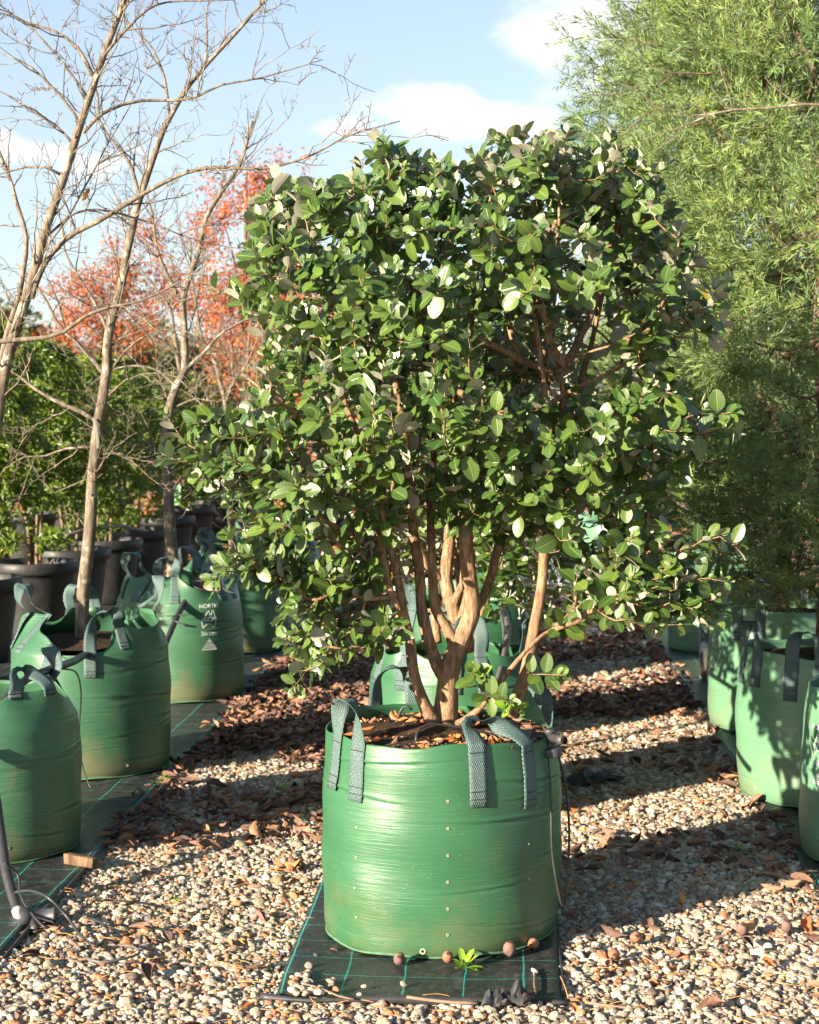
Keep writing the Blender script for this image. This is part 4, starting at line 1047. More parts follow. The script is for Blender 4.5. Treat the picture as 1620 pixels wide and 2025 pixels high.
# ---- conifers in the right bags
NEED = (np.array([(0, 0, 0), (.5, .45, -.03), (0, 1, -.14), (-.5, .45, -.03)], float), np.array([[0, 1, 2, 3]]), np.array([(.5, 0), (1, .45), (.5, 1), (0, .45)], float))
def conifer(label, x, y, crown, ntips, seed, nl=(.032, .050), spray=(.16, .30), keep=None, needles=34):
    "crown: list of (z, radius)"
    global rng
    rng = np.random.default_rng(seed); o = thing('conifer', label, 'tree', (x, y, .57)); org = np.array([x, y, .57])
    zs = np.array([c[0] for c in crown]); rs = np.array([c[1] for c in crown]); T = []
    while len(T) < ntips:
        z = rng.uniform(zs[0], zs[-1]); rr = np.interp(z, zs, rs)
        if rng.random() > (rr / rs.max()) ** .8: continue
        a = rng.uniform(0, 6.283); k = math.sqrt(rng.uniform(.3, 1)); lump = 1 + .18 * math.sin(3 * a + seed) + .13 * math.sin(5 * a + 4.1 * z + seed)
        p = np.array([x + rr * k * lump * math.cos(a), y + rr * k * lump * math.sin(a), z + rng.normal(0, .03)])
        if keep and not keep(p): continue
        T.append(p)
    T = np.array(T); ax = np.stack([np.full(len(T), x), np.full(len(T), y), T[:, 2] - .35], -1); dr = unit(unit(T - ax) + np.array([0, 0, .25]) + rng.normal(0, .25, T.shape))
    top = zs[-1]; tr = [([(x, y, .5), (x + .02, y, 1.2), (x - .03, y + .03, 2.0), (x, y, top - .4)], .045, .010, 0)]
    for k in range(7):
        a = k * 2.4; z0 = .95 + .30 * k; rr = np.interp(z0 + .5, zs, rs) * .7
        tr.append(([(x, y, z0), (x + rr * .5 * math.cos(a), y + rr * .5 * math.sin(a), z0 + .25), (x + rr * math.cos(a), y + rr * math.sin(a), z0 + .6)], .016, .005, .2))
    paths = grow(tr, T, dr, bf=.45, step=.07, rtip=.0016, expo=.42, rmax=.012)
    V, F, U = tube(smooth_path(tr[0][0], .05), np.linspace(.045, .010, len(smooth_path(tr[0][0], .05))), 12); link('trunk', np_mesh('trunk', V - org, F, uv=U), o, M['conifer_bark'])
    for p, r0, r1, _ in tr[1:]:
        q = smooth_path(p, .06); V, F, U = tube(q, np.linspace(r0, r1, len(q)), 7); link('branch', np_mesh('branch', V - org, F, uv=U), o, M['conifer_bark'])
    wood(o, 'branchwork', paths, M['conifer_bark'], org, 5, 'stuff')
    # needles crowd along several sprigs at each shoot
    Ps, Ts, Ns, Ss, Rs = [], [], [], [], []
    for p, r in paths:
        e = p[-1]; d0 = unit(p[-1] - p[-2]); tone = rng.uniform(0, .55)
        for sgi in range(4):
            d = unit(d0 + rng.normal(0, .42, 3) + (0 if sgi else 0)); L = rng.uniform(*spray) * (1 if sgi == 0 else .75); s0 = e - d0 * L * .35 * (sgi > 0)
            m = needles if sgi == 0 else int(needles * .7); t = np.sort(rng.random(m)) ** .85; a = rng.uniform(0, 6.28, m)
            b = unit(np.cross(d, [.2, .3, 1.0])); c = np.cross(d, b); pos = s0 + np.outer(t * L, d) + np.outer((t * L) ** 2 * .5, [0, 0, .35]); rad = np.cos(a)[:, None] * b + np.sin(a)[:, None] * c
            th = np.interp(t, [0, 1], [1.0, .35])[:, None] + rng.normal(0, .12, (m, 1)); tt = unit(d * np.cos(th) + rad * np.sin(th))
            Ps.append(pos); Ts.append(tt); Ns.append(unit(d * np.sin(th) - rad * np.cos(th) + np.array([0, 0, .5]))); Ss.append(rng.uniform(*nl, m) * np.interp(t, [0, .8, 1], [1, .95, .6])); Rs.append(np.clip(tone + .45 * t + rng.normal(0, .08, m), 0, 1))
    Ps, Ts, Ns, Ss, Rs = map(np.concatenate, (Ps, Ts, Ns, Ss, Rs))
    c = link('crown', leaves_mesh('crown', NEED, Ps, Ts, Ns, Ss, np.full(len(Ps), .115), Rs, org), o, M['needle']); c['kind'] = 'stuff'
    print(label, 'needles', len(Ps)); return o
conifer('big soft-needled conifer in the sunlit pale bag', 1.275, 6.9, [(.78, .30), (1.0, .52), (1.6, .68), (2.4, .78), (3.0, .80), (3.6, .62), (4.1, .2)], 1800, 201, nl=(.036, .056))
conifer('tall soft-needled conifer in the pale bag behind the big one', 1.334, 8.42, [(.9, .35), (1.3, .70), (2.0, .92), (2.8, 1.0), (3.4, .85), (4.0, .45), (4.4, .15)], 1600, 202, nl=(.042, .064))
conifer('yellowish feathery conifer farther along the pale bag row', 1.40, 11.25, [(1.1, .4), (1.7, .8), (2.6, 1.02), (3.3, .95), (3.9, .55), (4.3, .15)], 900, 203, nl=(.05, .075), needles=26)

# ---- black pots with hedge shrubs on the left
rng = np.random.default_rng(301)
HL = leaf_template(3, lambda v: np.array([.08, 1.0, .06]), .25, .25)
def pot_mesh():
    r0, r1, h = .215, .275, .52
    prof = [(.0, .0), (r0 - .01, .0), (r0, .012)] + [(r0 + (r1 - r0) * t, .012 + (h - .09) * t) for t in np.linspace(.1, 1, 12)]
    prof += [(r1 + .004, h - .078)]
    V, F, U = lathe(prof, 56); wall = np_mesh('wall', V, F, uv=U)
    rp = [(r1 + .003, h - .082), (r1 + .020, h - .080), (r1 + .026, h - .06), (r1 + .028, h - .006), (r1 + .022, h), (r1 + .004, h), (r1 - .002, h - .006), (r1 - .006, h - .08)]
    V, F, U = lathe(rp, 56); rim = np_mesh('rim', V, F, uv=U)
    V, F, U = lathe([(.0, h - .045), (.12, h - .05), (r1 - .004, h - .06)], 40); V[:, 2] += .01 * wob(V[:, 0], V[:, 1], 9, 3, 20); so = np_mesh('soil', V, F[:, ::-1])
    wall.materials.append(M['plastic']); rim.materials.append(M['plastic']); so.materials.append(M['soil']); return wall, rim, so
PM = pot_mesh()
def pot(x, y, sc=1.0):
    o = thing('plant_pot', 'black plastic nursery pot with thick rolled rim on dark cloth', 'pot', (x, y, MZ), 'black plastic pots under the leafy hedge', rng.uniform(0, 6)); o.scale = (sc, sc, sc)
    for nm, me in zip(('wall', 'rim', 'soil'), PM): link(nm, me, o)
    return o
def hedge_meshes(seed, nleaf):
    q = np.random.default_rng(seed); stems = []
    for k in range(5):
        a = q.uniform(0, 6.28); b = np.array([.05 * math.cos(a), .05 * math.sin(a), 0]); t = np.array([.28 * math.cos(a + .4), .28 * math.sin(a + .4), 1.4])
        p = smooth_path([b, b * 1.5 + (0, 0, .35), (b + t) * .5 + q.normal(0, .03, 3), t], .06); stems.append((p, np.linspace(.017, .004, len(p))))
    n = nleaf; z = q.uniform(.12, 1.72, n) ** 1; keepp = np.interp(z, [.1, .45, .8, 1.72], [.10, .35, 1, 1]); z = z[q.random(n) < keepp]; n = len(z)
    a = q.uniform(0, 6.28, n); rr = np.interp(z, [.1, .5, 1.0, 1.5, 1.75], [.28, .42, .50, .44, .16]); lump = 1 + .12 * np.sin(3 * a + 6 * z) + .1 * np.sin(5 * a - 9 * z)
    k = q.uniform(.25, 1, n) ** .5; rad = np.stack([np.cos(a), np.sin(a), 0 * a], -1); Pn = rad * (rr * k * lump)[:, None] + np.stack([0 * z, 0 * z, z], -1)
    nc = 90; ci = q.permutation(n)[:nc]; near = np.argmin(((Pn[:, None] - Pn[ci][None]) ** 2).sum(-1), 1); Pn = Pn[ci][near] + (Pn - Pn[ci][near]) * .62
    T = unit(rad * .8 + q.normal(0, .6, (n, 3)) + [0, 0, -.1]); Nn = unit(rad * 1.0 + [0, 0, .6] + q.normal(0, .45, (n, 3)))
    clump = .5 + .5 * np.sin(7 * Pn[:, 0] + 5 * Pn[:, 2] + seed) * np.sin(6 * Pn[:, 1] - 4 * Pn[:, 2])
    R_ = np.clip(.15 + .5 * clump * (z / 1.7) + q.normal(0, .2, n), 0, 1)
    mb = MB()
    for p, r in stems: V, F, U = tube(p, r, 6); mb.add(V, F, U)
    st = mb.mesh('stems'); st.materials.append(M['hedge_bark'])
    lf = leaves_mesh('crown', HL, Pn, T, Nn, q.uniform(.05, .082, n), np.full(n, .46), R_, (0, 0, 0)); lf.materials.append(M['hedge']); return st, lf
HM = [hedge_meshes(311 + i, 8200) for i in range(3)]
def hedge(x, y, sc=1.0):
    i = int(rng.integers(0, 3)); o = thing('hedge_shrub', 'bushy yellow green shrub growing in a black nursery pot', 'shrub', (x, y, .47), 'leafy hedge shrubs in the black pots', rng.uniform(0, 6)); o.scale = (sc, sc, sc * rng.uniform(.94, 1.06))
    link('trunk', HM[i][0], o); link('crown', HM[i][1], o)['kind'] = 'stuff'
POTS = [(-3.22, 11.6), (-3.27, 12.75), (-3.24, 13.75), (-3.26, 15.0), (-3.38, 16.9), (-3.5, 18.8)]
NEAR = [(-3.28, 10.4), (-3.22, 9.2), (-3.30, 8.0)]
for x, y in POTS + NEAR: pot(x, y); hedge(x, y, rng.uniform(.84, .96))
for x, y in [(-5.0, 14.4), (-4.9, 15.9), (-4.9, 17.4), (-4.8, 18.9), (-4.8, 20.6), (-3.5, 20.6), (-5.0, 12.9)]: pot(x, y); hedge(x, y, rng.uniform(.86, 1.0))

# ---- autumn trees behind
def leafy_tree(name, label, cat, x, y, blobs, trunk_r, nleaf, lsize, mat, bmat, seed, group=None, wd=.5):
    q = np.random.default_rng(seed); o = thing(name, label, cat, (x, y, 0), group); org = np.array([x, y, 0])
    top = max(b[2] + b[3] * .3 for b in blobs); mb = MB(); p = smooth_path([(0, 0, -.02), (.05, 0, top * .3), (-.03, .04, top * .6), (0, 0, top)], .25); V, F, U = tube(p, np.linspace(trunk_r, trunk_r * .2, len(p)), 8)
    link('trunk', np_mesh('trunk', V, F, uv=U), o, M[bmat]); Pn = []
    for bx, by, bz, br, bh in blobs:
        a = p[np.argmin(np.abs(p[:, 2] - bz * .7))]; s = smooth_path([a, (a + np.array([bx, by, bz])) / 2 + (0, 0, .1), (bx, by, bz)], .2); V, F, U = tube(s, np.linspace(trunk_r * .4, trunk_r * .08, len(s)), 5); mb.add(V, F, U)
        m = int(nleaf * br * br * bh / sum(b[3] ** 2 * b[4] for b in blobs)); sub = 14; cc = q.normal(0, .5, (sub, 3)) * (br, br, bh) + (bx, by, bz)
        Pn.append(cc[q.integers(0, sub, m)] + q.normal(0, .26, (m, 3)) * (br, br, bh))
        for c in cc: s = smooth_path([(bx, by, bz), ((bx, by, bz) + c) / 2 + (0, 0, .05), c], .2); V, F, U = tube(s, np.linspace(trunk_r * .12, trunk_r * .03, len(s)), 4); mb.add(V, F, U)
    Pn = np.concatenate(Pn); n = len(Pn); link('branchwork', mb.mesh('branchwork'), o, M[bmat])['kind'] = 'stuff'
    c = link('crown', leaves_mesh('crown', HL, Pn, q.normal(size=(n, 3)) + [0, 0, -.4], q.normal(size=(n, 3)) + [0, -.3, .8], q.uniform(*lsize, n), np.full(n, wd), np.clip(q.normal(.45, .28, n), 0, 1), (0, 0, 0)), o, M[mat]); c['kind'] = 'stuff'
    return o
def col(px_, d): return P(px_, 825, d)[0]
X = col(490, 20.5); leafy_tree('autumn_tree', 'tall red leaved autumn tree right behind the bare branches', 'tree', X, 20.5,
    [(-.15, 0, 3.0, .50, .55), (.35, .2, 3.6, .42, .5), (-.3, .1, 3.9, .35, .45), (.1, 0, 4.35, .30, .38), (.35, 0, 2.6, .45, .5), (-.25, 0, 2.3, .4, .4), (.7, .1, 3.2, .35, .5), (.55, .1, 4.1, .25, .35)], .07, 12000, (.036, .062), 'autumn', 'elm_bark', 401)
X = col(235, 24); leafy_tree('autumn_tree', 'lower pink red autumn tree behind the leafy hedge', 'tree', X, 24,
    [(-.5, 0, 3.2, .5, .4), (.2, 0, 3.5, .5, .4), (.75, 0, 3.1, .45, .4), (-.05, 0, 2.8, .5, .4), (.45, .2, 4.0, .3, .3), (-.7, 0, 2.7, .35, .3)], .06, 6500, (.042, .07), 'autumn', 'elm_bark', 402)
X = col(560, 17.5); leafy_tree('autumn_tree', 'rust orange autumn tree low beside the feijoa', 'tree', X, 17.5,
    [(-.1, 0, 1.9, .45, .5), (.35, 0, 2.3, .45, .5), (.0, .1, 1.3, .4, .4), (.5, 0, 1.5, .4, .45)], .05, 6000, (.04, .07), 'autumn_low', 'elm_bark', 403)
# ---- far tree line
q = np.random.default_rng(500); far0 = None
FT = [(-30, 78, 6.8), (40, 95, 6.6), (110, 88, 4.6), (190, 100, 5.6), (255, 84, 6.3), (330, 92, 5.9), (400, 86, 5.4), (470, 95, 6.0), (540, 90, 5.5), (640, 96, 6.5), (760, 92, 6), (900, 99, 6.5), (1060, 94, 6), (1220, 90, 6.6), (1400, 97, 6.4), (1560, 92, 6.2), (1720, 95, 6.5), (-160, 90, 6.5), (-320, 96, 7)]
for i, (pxx, d, h) in enumerate(FT):
    s = h / 6.5
    if far0 is None:
        far0 = leafy_tree('far_tree', 'olive green tree in the distant line at the edge of the nursery', 'tree', col(pxx, d), d, [(-1.6, 0, 4.6, 1.5, 1.0), (1.3, 0, 4.3, 1.6, 1.0), (0, 0, 5.6, 1.5, .9), (0, 0, 3.4, 2.0, 1.0), (-2.2, 0, 2.6, 1.3, 1.1), (2.2, 0, 2.4, 1.4, 1.1), (0, .5, 1.6, 1.9, 1.0)], .2, 5200, (.22, .38), 'far_leaf', 'conifer_bark', 501, 'far tree line', .6); o = far0
    else: o = copy_tree(far0)
    o.location = (col(pxx, d), d, 0); o.rotation_euler = (0, 0, q.uniform(0, 6.28)); o.scale = (s * q.uniform(.9, 1.25), s, s)
# ------------------------------------------------------------------ irrigation
rng = np.random.default_rng(601)
def pipe_obj(name, label, cat, pts, r, mat, k=8, step=.025, parent=None, group=None):
    p = smooth_path(pts, step); V, F, U = tube(p, r, k); c = p[0] if parent is None else np.array(parent.location)
    o = link(name, np_mesh(name, V - c, F, uv=U), parent, M[mat], None if parent else c)
    if parent is None: tag(o, label, cat, group)
    return o
pipe = thing('irrigation_pipe', 'black poly pipe arching over the left bags from rim to rim', 'pipe', P(0, 1400, 5.7))
pipe_obj('pipe_run', '', '', [P(-60, 1500, 5.62), P(-20, 1425, 5.66), P(12, 1382, 5.72), P(50, 1345, 5.85), P(95, 1326, 6.1), P(145, 1308, 6.6), P(168, 1296, 6.93), P(185, 1300, 7.15), P(215, 1330, 7.4), P(262, 1345, 7.75), P(312, 1305, 8.35), P(335, 1255, 8.6), P(360, 1200, 8.85), P(385, 1160, 9.0), P(412, 1128, 9.2), P(440, 1150, 9.6)], .0155, 'poly', 10, .03, pipe)
for d0, (a, b) in ((8.7, (348, 1228)), (9.0, (384, 1160))):
    c = P(a, b, d0); t = np.linspace(0, 6.28 * 1.6, 40); rr = .045; ring = np.stack([c[0] + rr * np.cos(t) + .01 * t, c[1] + rr * .8 * np.sin(t) - .03, c[2] + .03 * np.sin(t * .5 + 1)], -1)
    pipe_obj('coiled_tube', '', '', ring, .0035, 'poly', 6, .02, pipe)
dn = thing('drop_pipe', 'thick black pipe running down to a black elbow on the gravel', 'pipe', G(50, 1870))
pipe_obj('pipe_run', '', '', [P(-30, 1480, 5.55), P(-12, 1560, 5.45), P(0, 1640, 5.32), P(12, 1720, 5.18), P(28, 1780, 5.1), P(44, 1822, 5.03), P(55, 1848, 4.99)], .0165, 'poly', 12, .03, dn)
pipe_obj('tape_wrap', '', '', [P(34, 1800, 5.06), P(42, 1818, 5.03), P(49, 1834, 5.01)], .0185, 'tape', 10, .01, dn)
def fit_tube(parent, name, a, b, r, mat='fitting', k=14, prof=None):
    a, b = np.asarray(a), np.asarray(b); pr = prof or [(0, 1), (1, 1)]; t = np.array([x[0] for x in pr]); rr = np.array([x[1] for x in pr]) * r
    V, F, U = tube(a + np.outer(t, b - a), rr, k); return link(name, np_mesh(name, V - np.array(parent.location), F, uv=U, smooth=False), parent, M[mat])
e = P(58, 1856, 4.97); e[2] = .035
BARB = [(0, .82), (.02, 1), (.2, .86), (.22, 1), (.4, .86), (.42, 1), (.6, .86), (.62, 1), (1, .95)]
fit_tube(dn, 'elbow_barb', P(52, 1842, 5.0), e, .015, prof=BARB); fit_tube(dn, 'elbow_body', e + [-.03, -.005, .0], e + [.075, .02, -.002], .028, prof=[(0, .9), (.05, 1), (.3, 1), (.32, .86), (.9, .86), (.92, 1), (1, 1)])
fit_tube(dn, 'elbow_outlet', e + [.02, -.01, -.008], e + [.035, -.065, -.02], .014, prof=BARB)
pipe_obj('thin_tube', 'thin black drip tube hanging down the peaked-rim bag to the cloth', 'tube', [P(120, 1322, 6.3), P(150, 1330, 6.6), P(160, 1370, 6.80), P(157, 1440, 6.86), P(160, 1500, 6.86), P(178, 1555, 6.84), P(207, 1588, 6.80)], .0036, 'poly', 6)
pipe_obj('thin_tube', 'thin pale drip tube looped over the rim of the pipe-covered bag', 'tube', [P(70, 1338, 5.8), P(100, 1340, 6.0), P(122, 1370, 6.2), P(128, 1405, 6.35)], .0036, 'poly_grey', 6)
def gl(l, z=.02): return [G(x, y, z + (q[0] if q else 0)) for x, y, *q in l]
pipe_obj('thin_tube', 'loose black drip tube looping over the gravel beside the elbow', 'tube', gl([(30, 1765, .06), (60, 1762, .09), (95, 1775, .1), (130, 1810, .05), (160, 1850, .012), (190, 1872), (205, 1860), (214, 1840), (200, 1825), (175, 1815)]), .0045, 'poly', 6)
pipe_obj('thin_tube', 'second black drip tube curling back towards the elbow', 'tube', gl([(10, 1707, .15), (35, 1730, .1), (45, 1780, .05), (90, 1835, .01), (118, 1820), (138, 1798), (100, 1838), (100, 1845)]), .0042, 'poly', 6)
pipe_obj('thin_tube', 'faint grey tube half buried in the gravel near the elbow', 'tube', gl([(170, 1895, .004), (200, 1903, .004), (250, 1895, .004), (275, 1885, .004), (262, 1872, .004), (215, 1868, .004)]), .0038, 'poly_grey', 6)
# tee fitting on the front bag
tz = P(1092, 1470, 4.90)
tee = thing('tee_fitting', 'grey black barbed tee fitting clamped on the rim of the front feijoa bag', 'pipe fitting', tz)
fit_tube(tee, 'inlet_barrel', P(1000, 1447, 4.965), P(1055, 1452, 4.935), .0125, 'poly_grey'); fit_tube(tee, 'tape_joint', P(1036, 1450, 4.945), P(1054, 1453, 4.935), .0148, 'poly_grey', prof=[(0, .9), (.2, 1.05), (.5, .95), (.8, 1.08), (1, .9)])
fit_tube(tee, 'barb', P(1054, 1453, 4.935), P(1080, 1459, 4.910), .012, prof=BARB)
fit_tube(tee, 'tee_body', P(1088, 1442, 4.905), P(1089, 1482, 4.905), .0165, prof=[(0, .9), (.05, 1), (.2, 1), (.22, .9), (.9, .9), (1, 1)])
fit_tube(tee, 'outlet_barb', P(1090, 1459, 4.895), P(1115, 1464, 4.825), .0135, prof=BARB); fit_tube(tee, 'outlet_mouth', P(1114.3, 1463.9, 4.827), P(1115.6, 1464.2, 4.823), .0100, 'hole')
fit_tube(tee, 'screw_cap', P(1090, 1478, 4.895), P(1091, 1496, 4.895), .031, prof=[(0, .55), (.05, .95), (.2, 1), (.9, 1), (1, .95)], k=20)
fit_tube(tee, 'clamp', P(1072, 1484, 4.885), P(1073, 1498, 4.885), .016, prof=[(0, .9), (.1, 1), (1, 1)])
pipe_obj('hanging_tube', '', '', [P(1084, 1494, 4.875), P(1088, 1540, 4.865), P(1090, 1600, 4.855), P(1092, 1680, 4.845), P(1100, 1740, 4.845), P(1111, 1790, 4.865), P(1116, 1795, 4.885), P(1120, 1770, 4.905), P(1124, 1700, 4.925), P(1126, 1640, 4.925), P(1120, 1560, 4.915), P(1112, 1520, 4.895), P(1104, 1494, 4.885)], .0037, 'poly', 7, .02, tee)
pipe_obj('feed_tube', '', '', [P(823, 1466, 4.805), P(826, 1448, 4.825), P(845, 1434, 4.855), P(880, 1434, 4.875), P(940, 1444, 4.895), P(1000, 1458, 4.905), P(1060, 1462, 4.910)], .004, 'poly', 7, .02, tee)
pipe_obj('thin_tube', 'short black drip tube poking up from the soil by the left strap', 'tube', [P(790, 1428, 5.2), P(790, 1410, 5.2), P(797, 1398, 5.2), P(808, 1397, 5.2), P(815, 1404, 5.2)], .004, 'poly', 6)
pipe_obj('row_pipe', 'grey poly pipe running along the feijoa row behind the front bag', 'pipe', [P(960, 1405, 5.8), P(975, 1370, 6.0), P(990, 1330, 6.3), P(1000, 1285, 6.7), P(1005, 1240, 7.2), P(998, 1205, 7.7)], .013, 'poly_grey', 8)
pipe_obj('row_pipe', 'grey poly pipe draped across the black pots', 'pipe', [P(130, 1060, 12.4), P(180, 1045, 12.6), P(240, 1040, 13.2), P(260, 1045, 13.6), P(290, 1050, 14.2)], .014, 'poly_grey', 8)
# bits lying about
def fruit(label, x, y, s=.020, dark=False, rot=(0, 0, 0), d=None, z=None):
    zb = MZ + .004 if z is None else z
    c = G(x, y, zb); o = thing('feijoa_fruit', label, 'fruit', c); o.rotation_euler = rot
    t = np.linspace(0, np.pi, 12); q = np.random.default_rng(int(x)); V, F, U = lathe([(max(1e-4, s * .86 * math.sin(a)), s * 1.1 * -math.cos(a)) for a in t], 18)
    V += unit(V) * (s * .05 * wob(V[:, 0] * 400, V[:, 1] * 400 + V[:, 2] * 300, int(x), 3, .5))[:, None]
    V = V @ np.array(Matrix.Rotation(q.uniform(.3, 1.4), 3, 'X')).T; V[:, 2] -= V[:, 2].min(); link('body', np_mesh('body', V, F, uv=U), o, M['fruit_dark' if dark else 'fruit'])
    c0 = V[-9]; n0 = unit(c0 - V.mean(0)); mb = MB(); tmpl = leaf_template(3, lambda v: np.array([.8, .6, .05]), 0, .4); b = unit(np.cross(n0, [0.1, .2, 1])); c1 = np.cross(n0, b)
    for k in range(4):
        d_ = b * math.cos(k * 1.57) + c1 * math.sin(k * 1.57); V2, F2, U2, A2 = place(tmpl, (c0)[None], (d_ * .6 + n0 * .7)[None], n0[None], np.array([s * .35]), np.array([1.0]), np.array([.5])); mb.add(V2, F2, U2)
    link('calyx', mb.mesh('calyx'), o, M['calyx'])
fruit('reddish dropped feijoa fruit touching the green rosette weed', 886, 1905, .0185)
fruit('grey brown dropped fruit under the front edge of the bag', 790, 1908, .0195, True)
fruit('dark shrivelled dropped fruit lying right of the rosette weed', 1008, 1893, .0215, True)
fruit('round dropped fruit showing its star calyx by the bag corner', 1055, 1877, .0185)
fruit('wrinkled dropped fruit beside the torn black cloth', 1038, 1990, .018, True)
fruit('larger pinkish dropped fruit out on the gravel', 1258, 1866, .0195, z=.012)
fruit('smaller pinkish dropped fruit on the gravel near the cloth corner', 1214, 1898, .0185, z=.012)
fruit('brown dropped fruit half sunk among fallen leaves on the gravel', 1468, 1852, .021, True, z=.008)
fruit('dusty dropped fruit farthest out on the gravel', 1556, 1846, .019, True, z=.010)
# stones kicked onto the cloth
SM = [stone_mesh(100 + i) for i in range(6)]
for m_ in SM: m_.materials.append(M['stone'])
def loose_stone(x, y, s, i, label='loose pale stone lying on the corner of the grid-lined cloth', group='stones kicked onto the cloth corner'):
    c = G(x, y, MZ + .006); o = link('loose_stone', SM[i % 6], None, None, (c[0], c[1], MZ + .002 + s * .55)); o.scale = (s, s, s); o.rotation_euler = (rng.uniform(-.4, .4), rng.uniform(-.4, .4), rng.uniform(0, 6)); tag(o, label, 'stone', group)
for i in range(46):
    x = 575 + abs(rng.normal(0, 38)); y = 1965 - abs(rng.normal(0, 16)) + (x - 575) * .05
    loose_stone(min(x, 690), y, rng.uniform(.008, .015), i)
for x, y in ((610, 1912), (608, 1925), (606, 1938), (600, 1946), (604, 1932), (655, 1943), (660, 1940)): loose_stone(x, y, .0125, int(x))
loose_stone(720, 1952, .010, 3, 'single orange stone alone on the cloth', 'lone stones on the cloth'); loose_stone(800, 1948, .011, 4, 'single pinkish stone in the middle of the cloth', 'lone stones on the cloth'); loose_stone(711, 1967, .009, 5, 'small grey stone beside the lone orange stone', 'lone stones on the cloth'); loose_stone(625, 1888, .007, 1, 'tiny white stone near the bag hem', 'lone stones on the cloth')
for x, y in ((1058, 1992), (1075, 1995), (1090, 1990), (1068, 1985), (1057, 1920), (1059, 1926)): loose_stone(x, y, .010, int(x), 'small stone by the torn cloth at the cloth corner', 'stones by the torn cloth')
# torn cloth scrap, rag, twigs, timber
def crumple(name, label, cat, x, y, sx, sy, h, mat, seed, z=.014, rz=0):
    c = G(x, y, z); nx, ny = 26, 20; U_, V_ = np.meshgrid(np.linspace(-1, 1, nx), np.linspace(-1, 1, ny)); q = wob(U_, V_, seed, 4, 2.6); q2 = wob(U_, V_, seed + 1, 4, 3.4); edge = 1 + .25 * wob(U_, V_, seed + 2, 3, 6)
    X, Y = U_ * sx * edge + q2 * sx * .12, V_ * sy * edge + q * sy * .15; Z = np.abs(q) * h * (1.15 - np.maximum(np.abs(U_), np.abs(V_))) + .002 + .25 * h * np.abs(q2); idx = np.arange(nx * ny).reshape(ny, nx)
    F = np.stack([idx[:-1, :-1], idx[:-1, 1:], idx[1:, 1:], idx[1:, :-1]], -1).reshape(-1, 4); o = link(name, np_mesh(name, np.stack([X, Y, Z], -1).reshape(-1, 3), F, uv=np.stack([U_.ravel(), V_.ravel()], -1)), None, M[mat], c); o.rotation_euler = (0, 0, rz); tag(o, label, cat)
crumple('cloth_scrap', 'torn crumpled scrap of black cloth at the front edge of the mat', 'cloth scrap', 1000, 1990, .062, .035, .085, 'rag', 701, MZ)
crumple('cloth_rag', 'crumpled dark rag lying on the shaded gravel beside the front bag', 'rag', 1165, 1545, .13, .07, .06, 'rag', 705, .012, .5)
pipe_obj('twig', 'dry brown twig lying across the front of the cloth', 'twig', gl([(805, 1972, .012), (850, 1978, .012), (900, 1983, .012), (945, 1984, .012)], MZ), .0045, 'twig', 6)
pipe_obj('twig', 'thin fork of straw on the stones at the cloth corner', 'twig', gl([(600, 1945, .012), (640, 1957, .014), (670, 1970, .010), (700, 1976, .008)], MZ), .0025, 'twig', 5)
pipe_obj('twig', 'dark stick lying on the sunny gravel', 'twig', gl([(1160, 1983, .012), (1210, 1990, .014), (1250, 1993, .012), (1290, 1990, .01)], .006), .004, 'twig', 6)
pipe_obj('twig', 'bright orange pine needle standing on the cloth edge', 'needle', gl([(1108, 1930, .02), (1117, 1950, .03), (1124, 1974, .02)], MZ), .0018, 'straw', 5)
pipe_obj('twig', 'short dark twig on the cloth near its right edge', 'twig', gl([(1058, 1925, .01), (1057, 1945, .012), (1060, 1966, .01)], MZ), .003, 'twig', 6)
def timber():
    c = G(160, 1712, MZ); o = thing('timber_offcut', 'short timber offcut lying on the cloth against the left bag', 'timber', c, None, -.5); a, b, h = .065, .016, .017
    x, y, z = a, b, h; V = np.array([(sx * x, sy * y, zz) for zz in (0, h * 2) for sx, sy in ((-1, -1), (1, -1), (1, 1), (-1, 1))], float); V += rng.normal(0, .0015, V.shape)
    F = np.array([[0, 3, 2, 1], [4, 5, 6, 7], [0, 1, 5, 4], [1, 2, 6, 5], [2, 3, 7, 6], [3, 0, 4, 7]]); w = link('block', np_mesh('block', V, F, smooth=False), o, M['wood']); bv = w.modifiers.new('b', 'BEVEL'); bv.width = .003; bv.segments = 2
timber()
def weed(label, x, y, n, s, z=.01, rosette=True, name='weed'):
    c = G(x, y, z); o = thing(name, label, 'weed', c); tm = leaf_template(5, ovate(1.25, .34, .1), .3, .35)
    me = np_mesh('leaf', tm[0], tm[1], uv=tm[2], attrs={'rnd': np.full(len(tm[0]), .5)}); me.materials.append(M['weed'])
    for k in range(n):
        a = k * 2.4; el = rng.uniform(.25, 1.1) if rosette else rng.uniform(.1, 1.3); t = Vector((math.cos(a) * math.cos(el), math.sin(a) * math.cos(el), math.sin(el))); nn = Vector((0, 0, 1)) - t * t.z
        if nn.length < .01: nn = Vector((1, 0, 0))
        nn.normalize(); b = t.cross(nn); l = link('leaf', me, o); sc = s * rng.uniform(.65, 1.1); m = Matrix.Identity(4); off = Vector((0, 0, 0)) if rosette else Vector((rng.normal(0, .012), rng.normal(0, .012), rng.uniform(0, .03)))
        for ci, ax in enumerate((b, t, nn)):
            for r_ in range(3): m[r_][ci] = ax[r_] * sc
        for r_ in range(3): m[r_][3] = off[r_]
        l.matrix_local = m
weed('bright green rosette weed at the front foot of the bag', 918, 1916, 13, .06, MZ)
weed('small green weed on the shaded gravel beside the right cloth', 1465, 1690, 12, .034, .012, False)
weed('tiny yellow green weed at the foot of the peaked-rim bag', 318, 1553, 8, .032, .012, False)
weed('tiny green weed among the brown leaf litter', 562, 1562, 10, .032, .012, False)
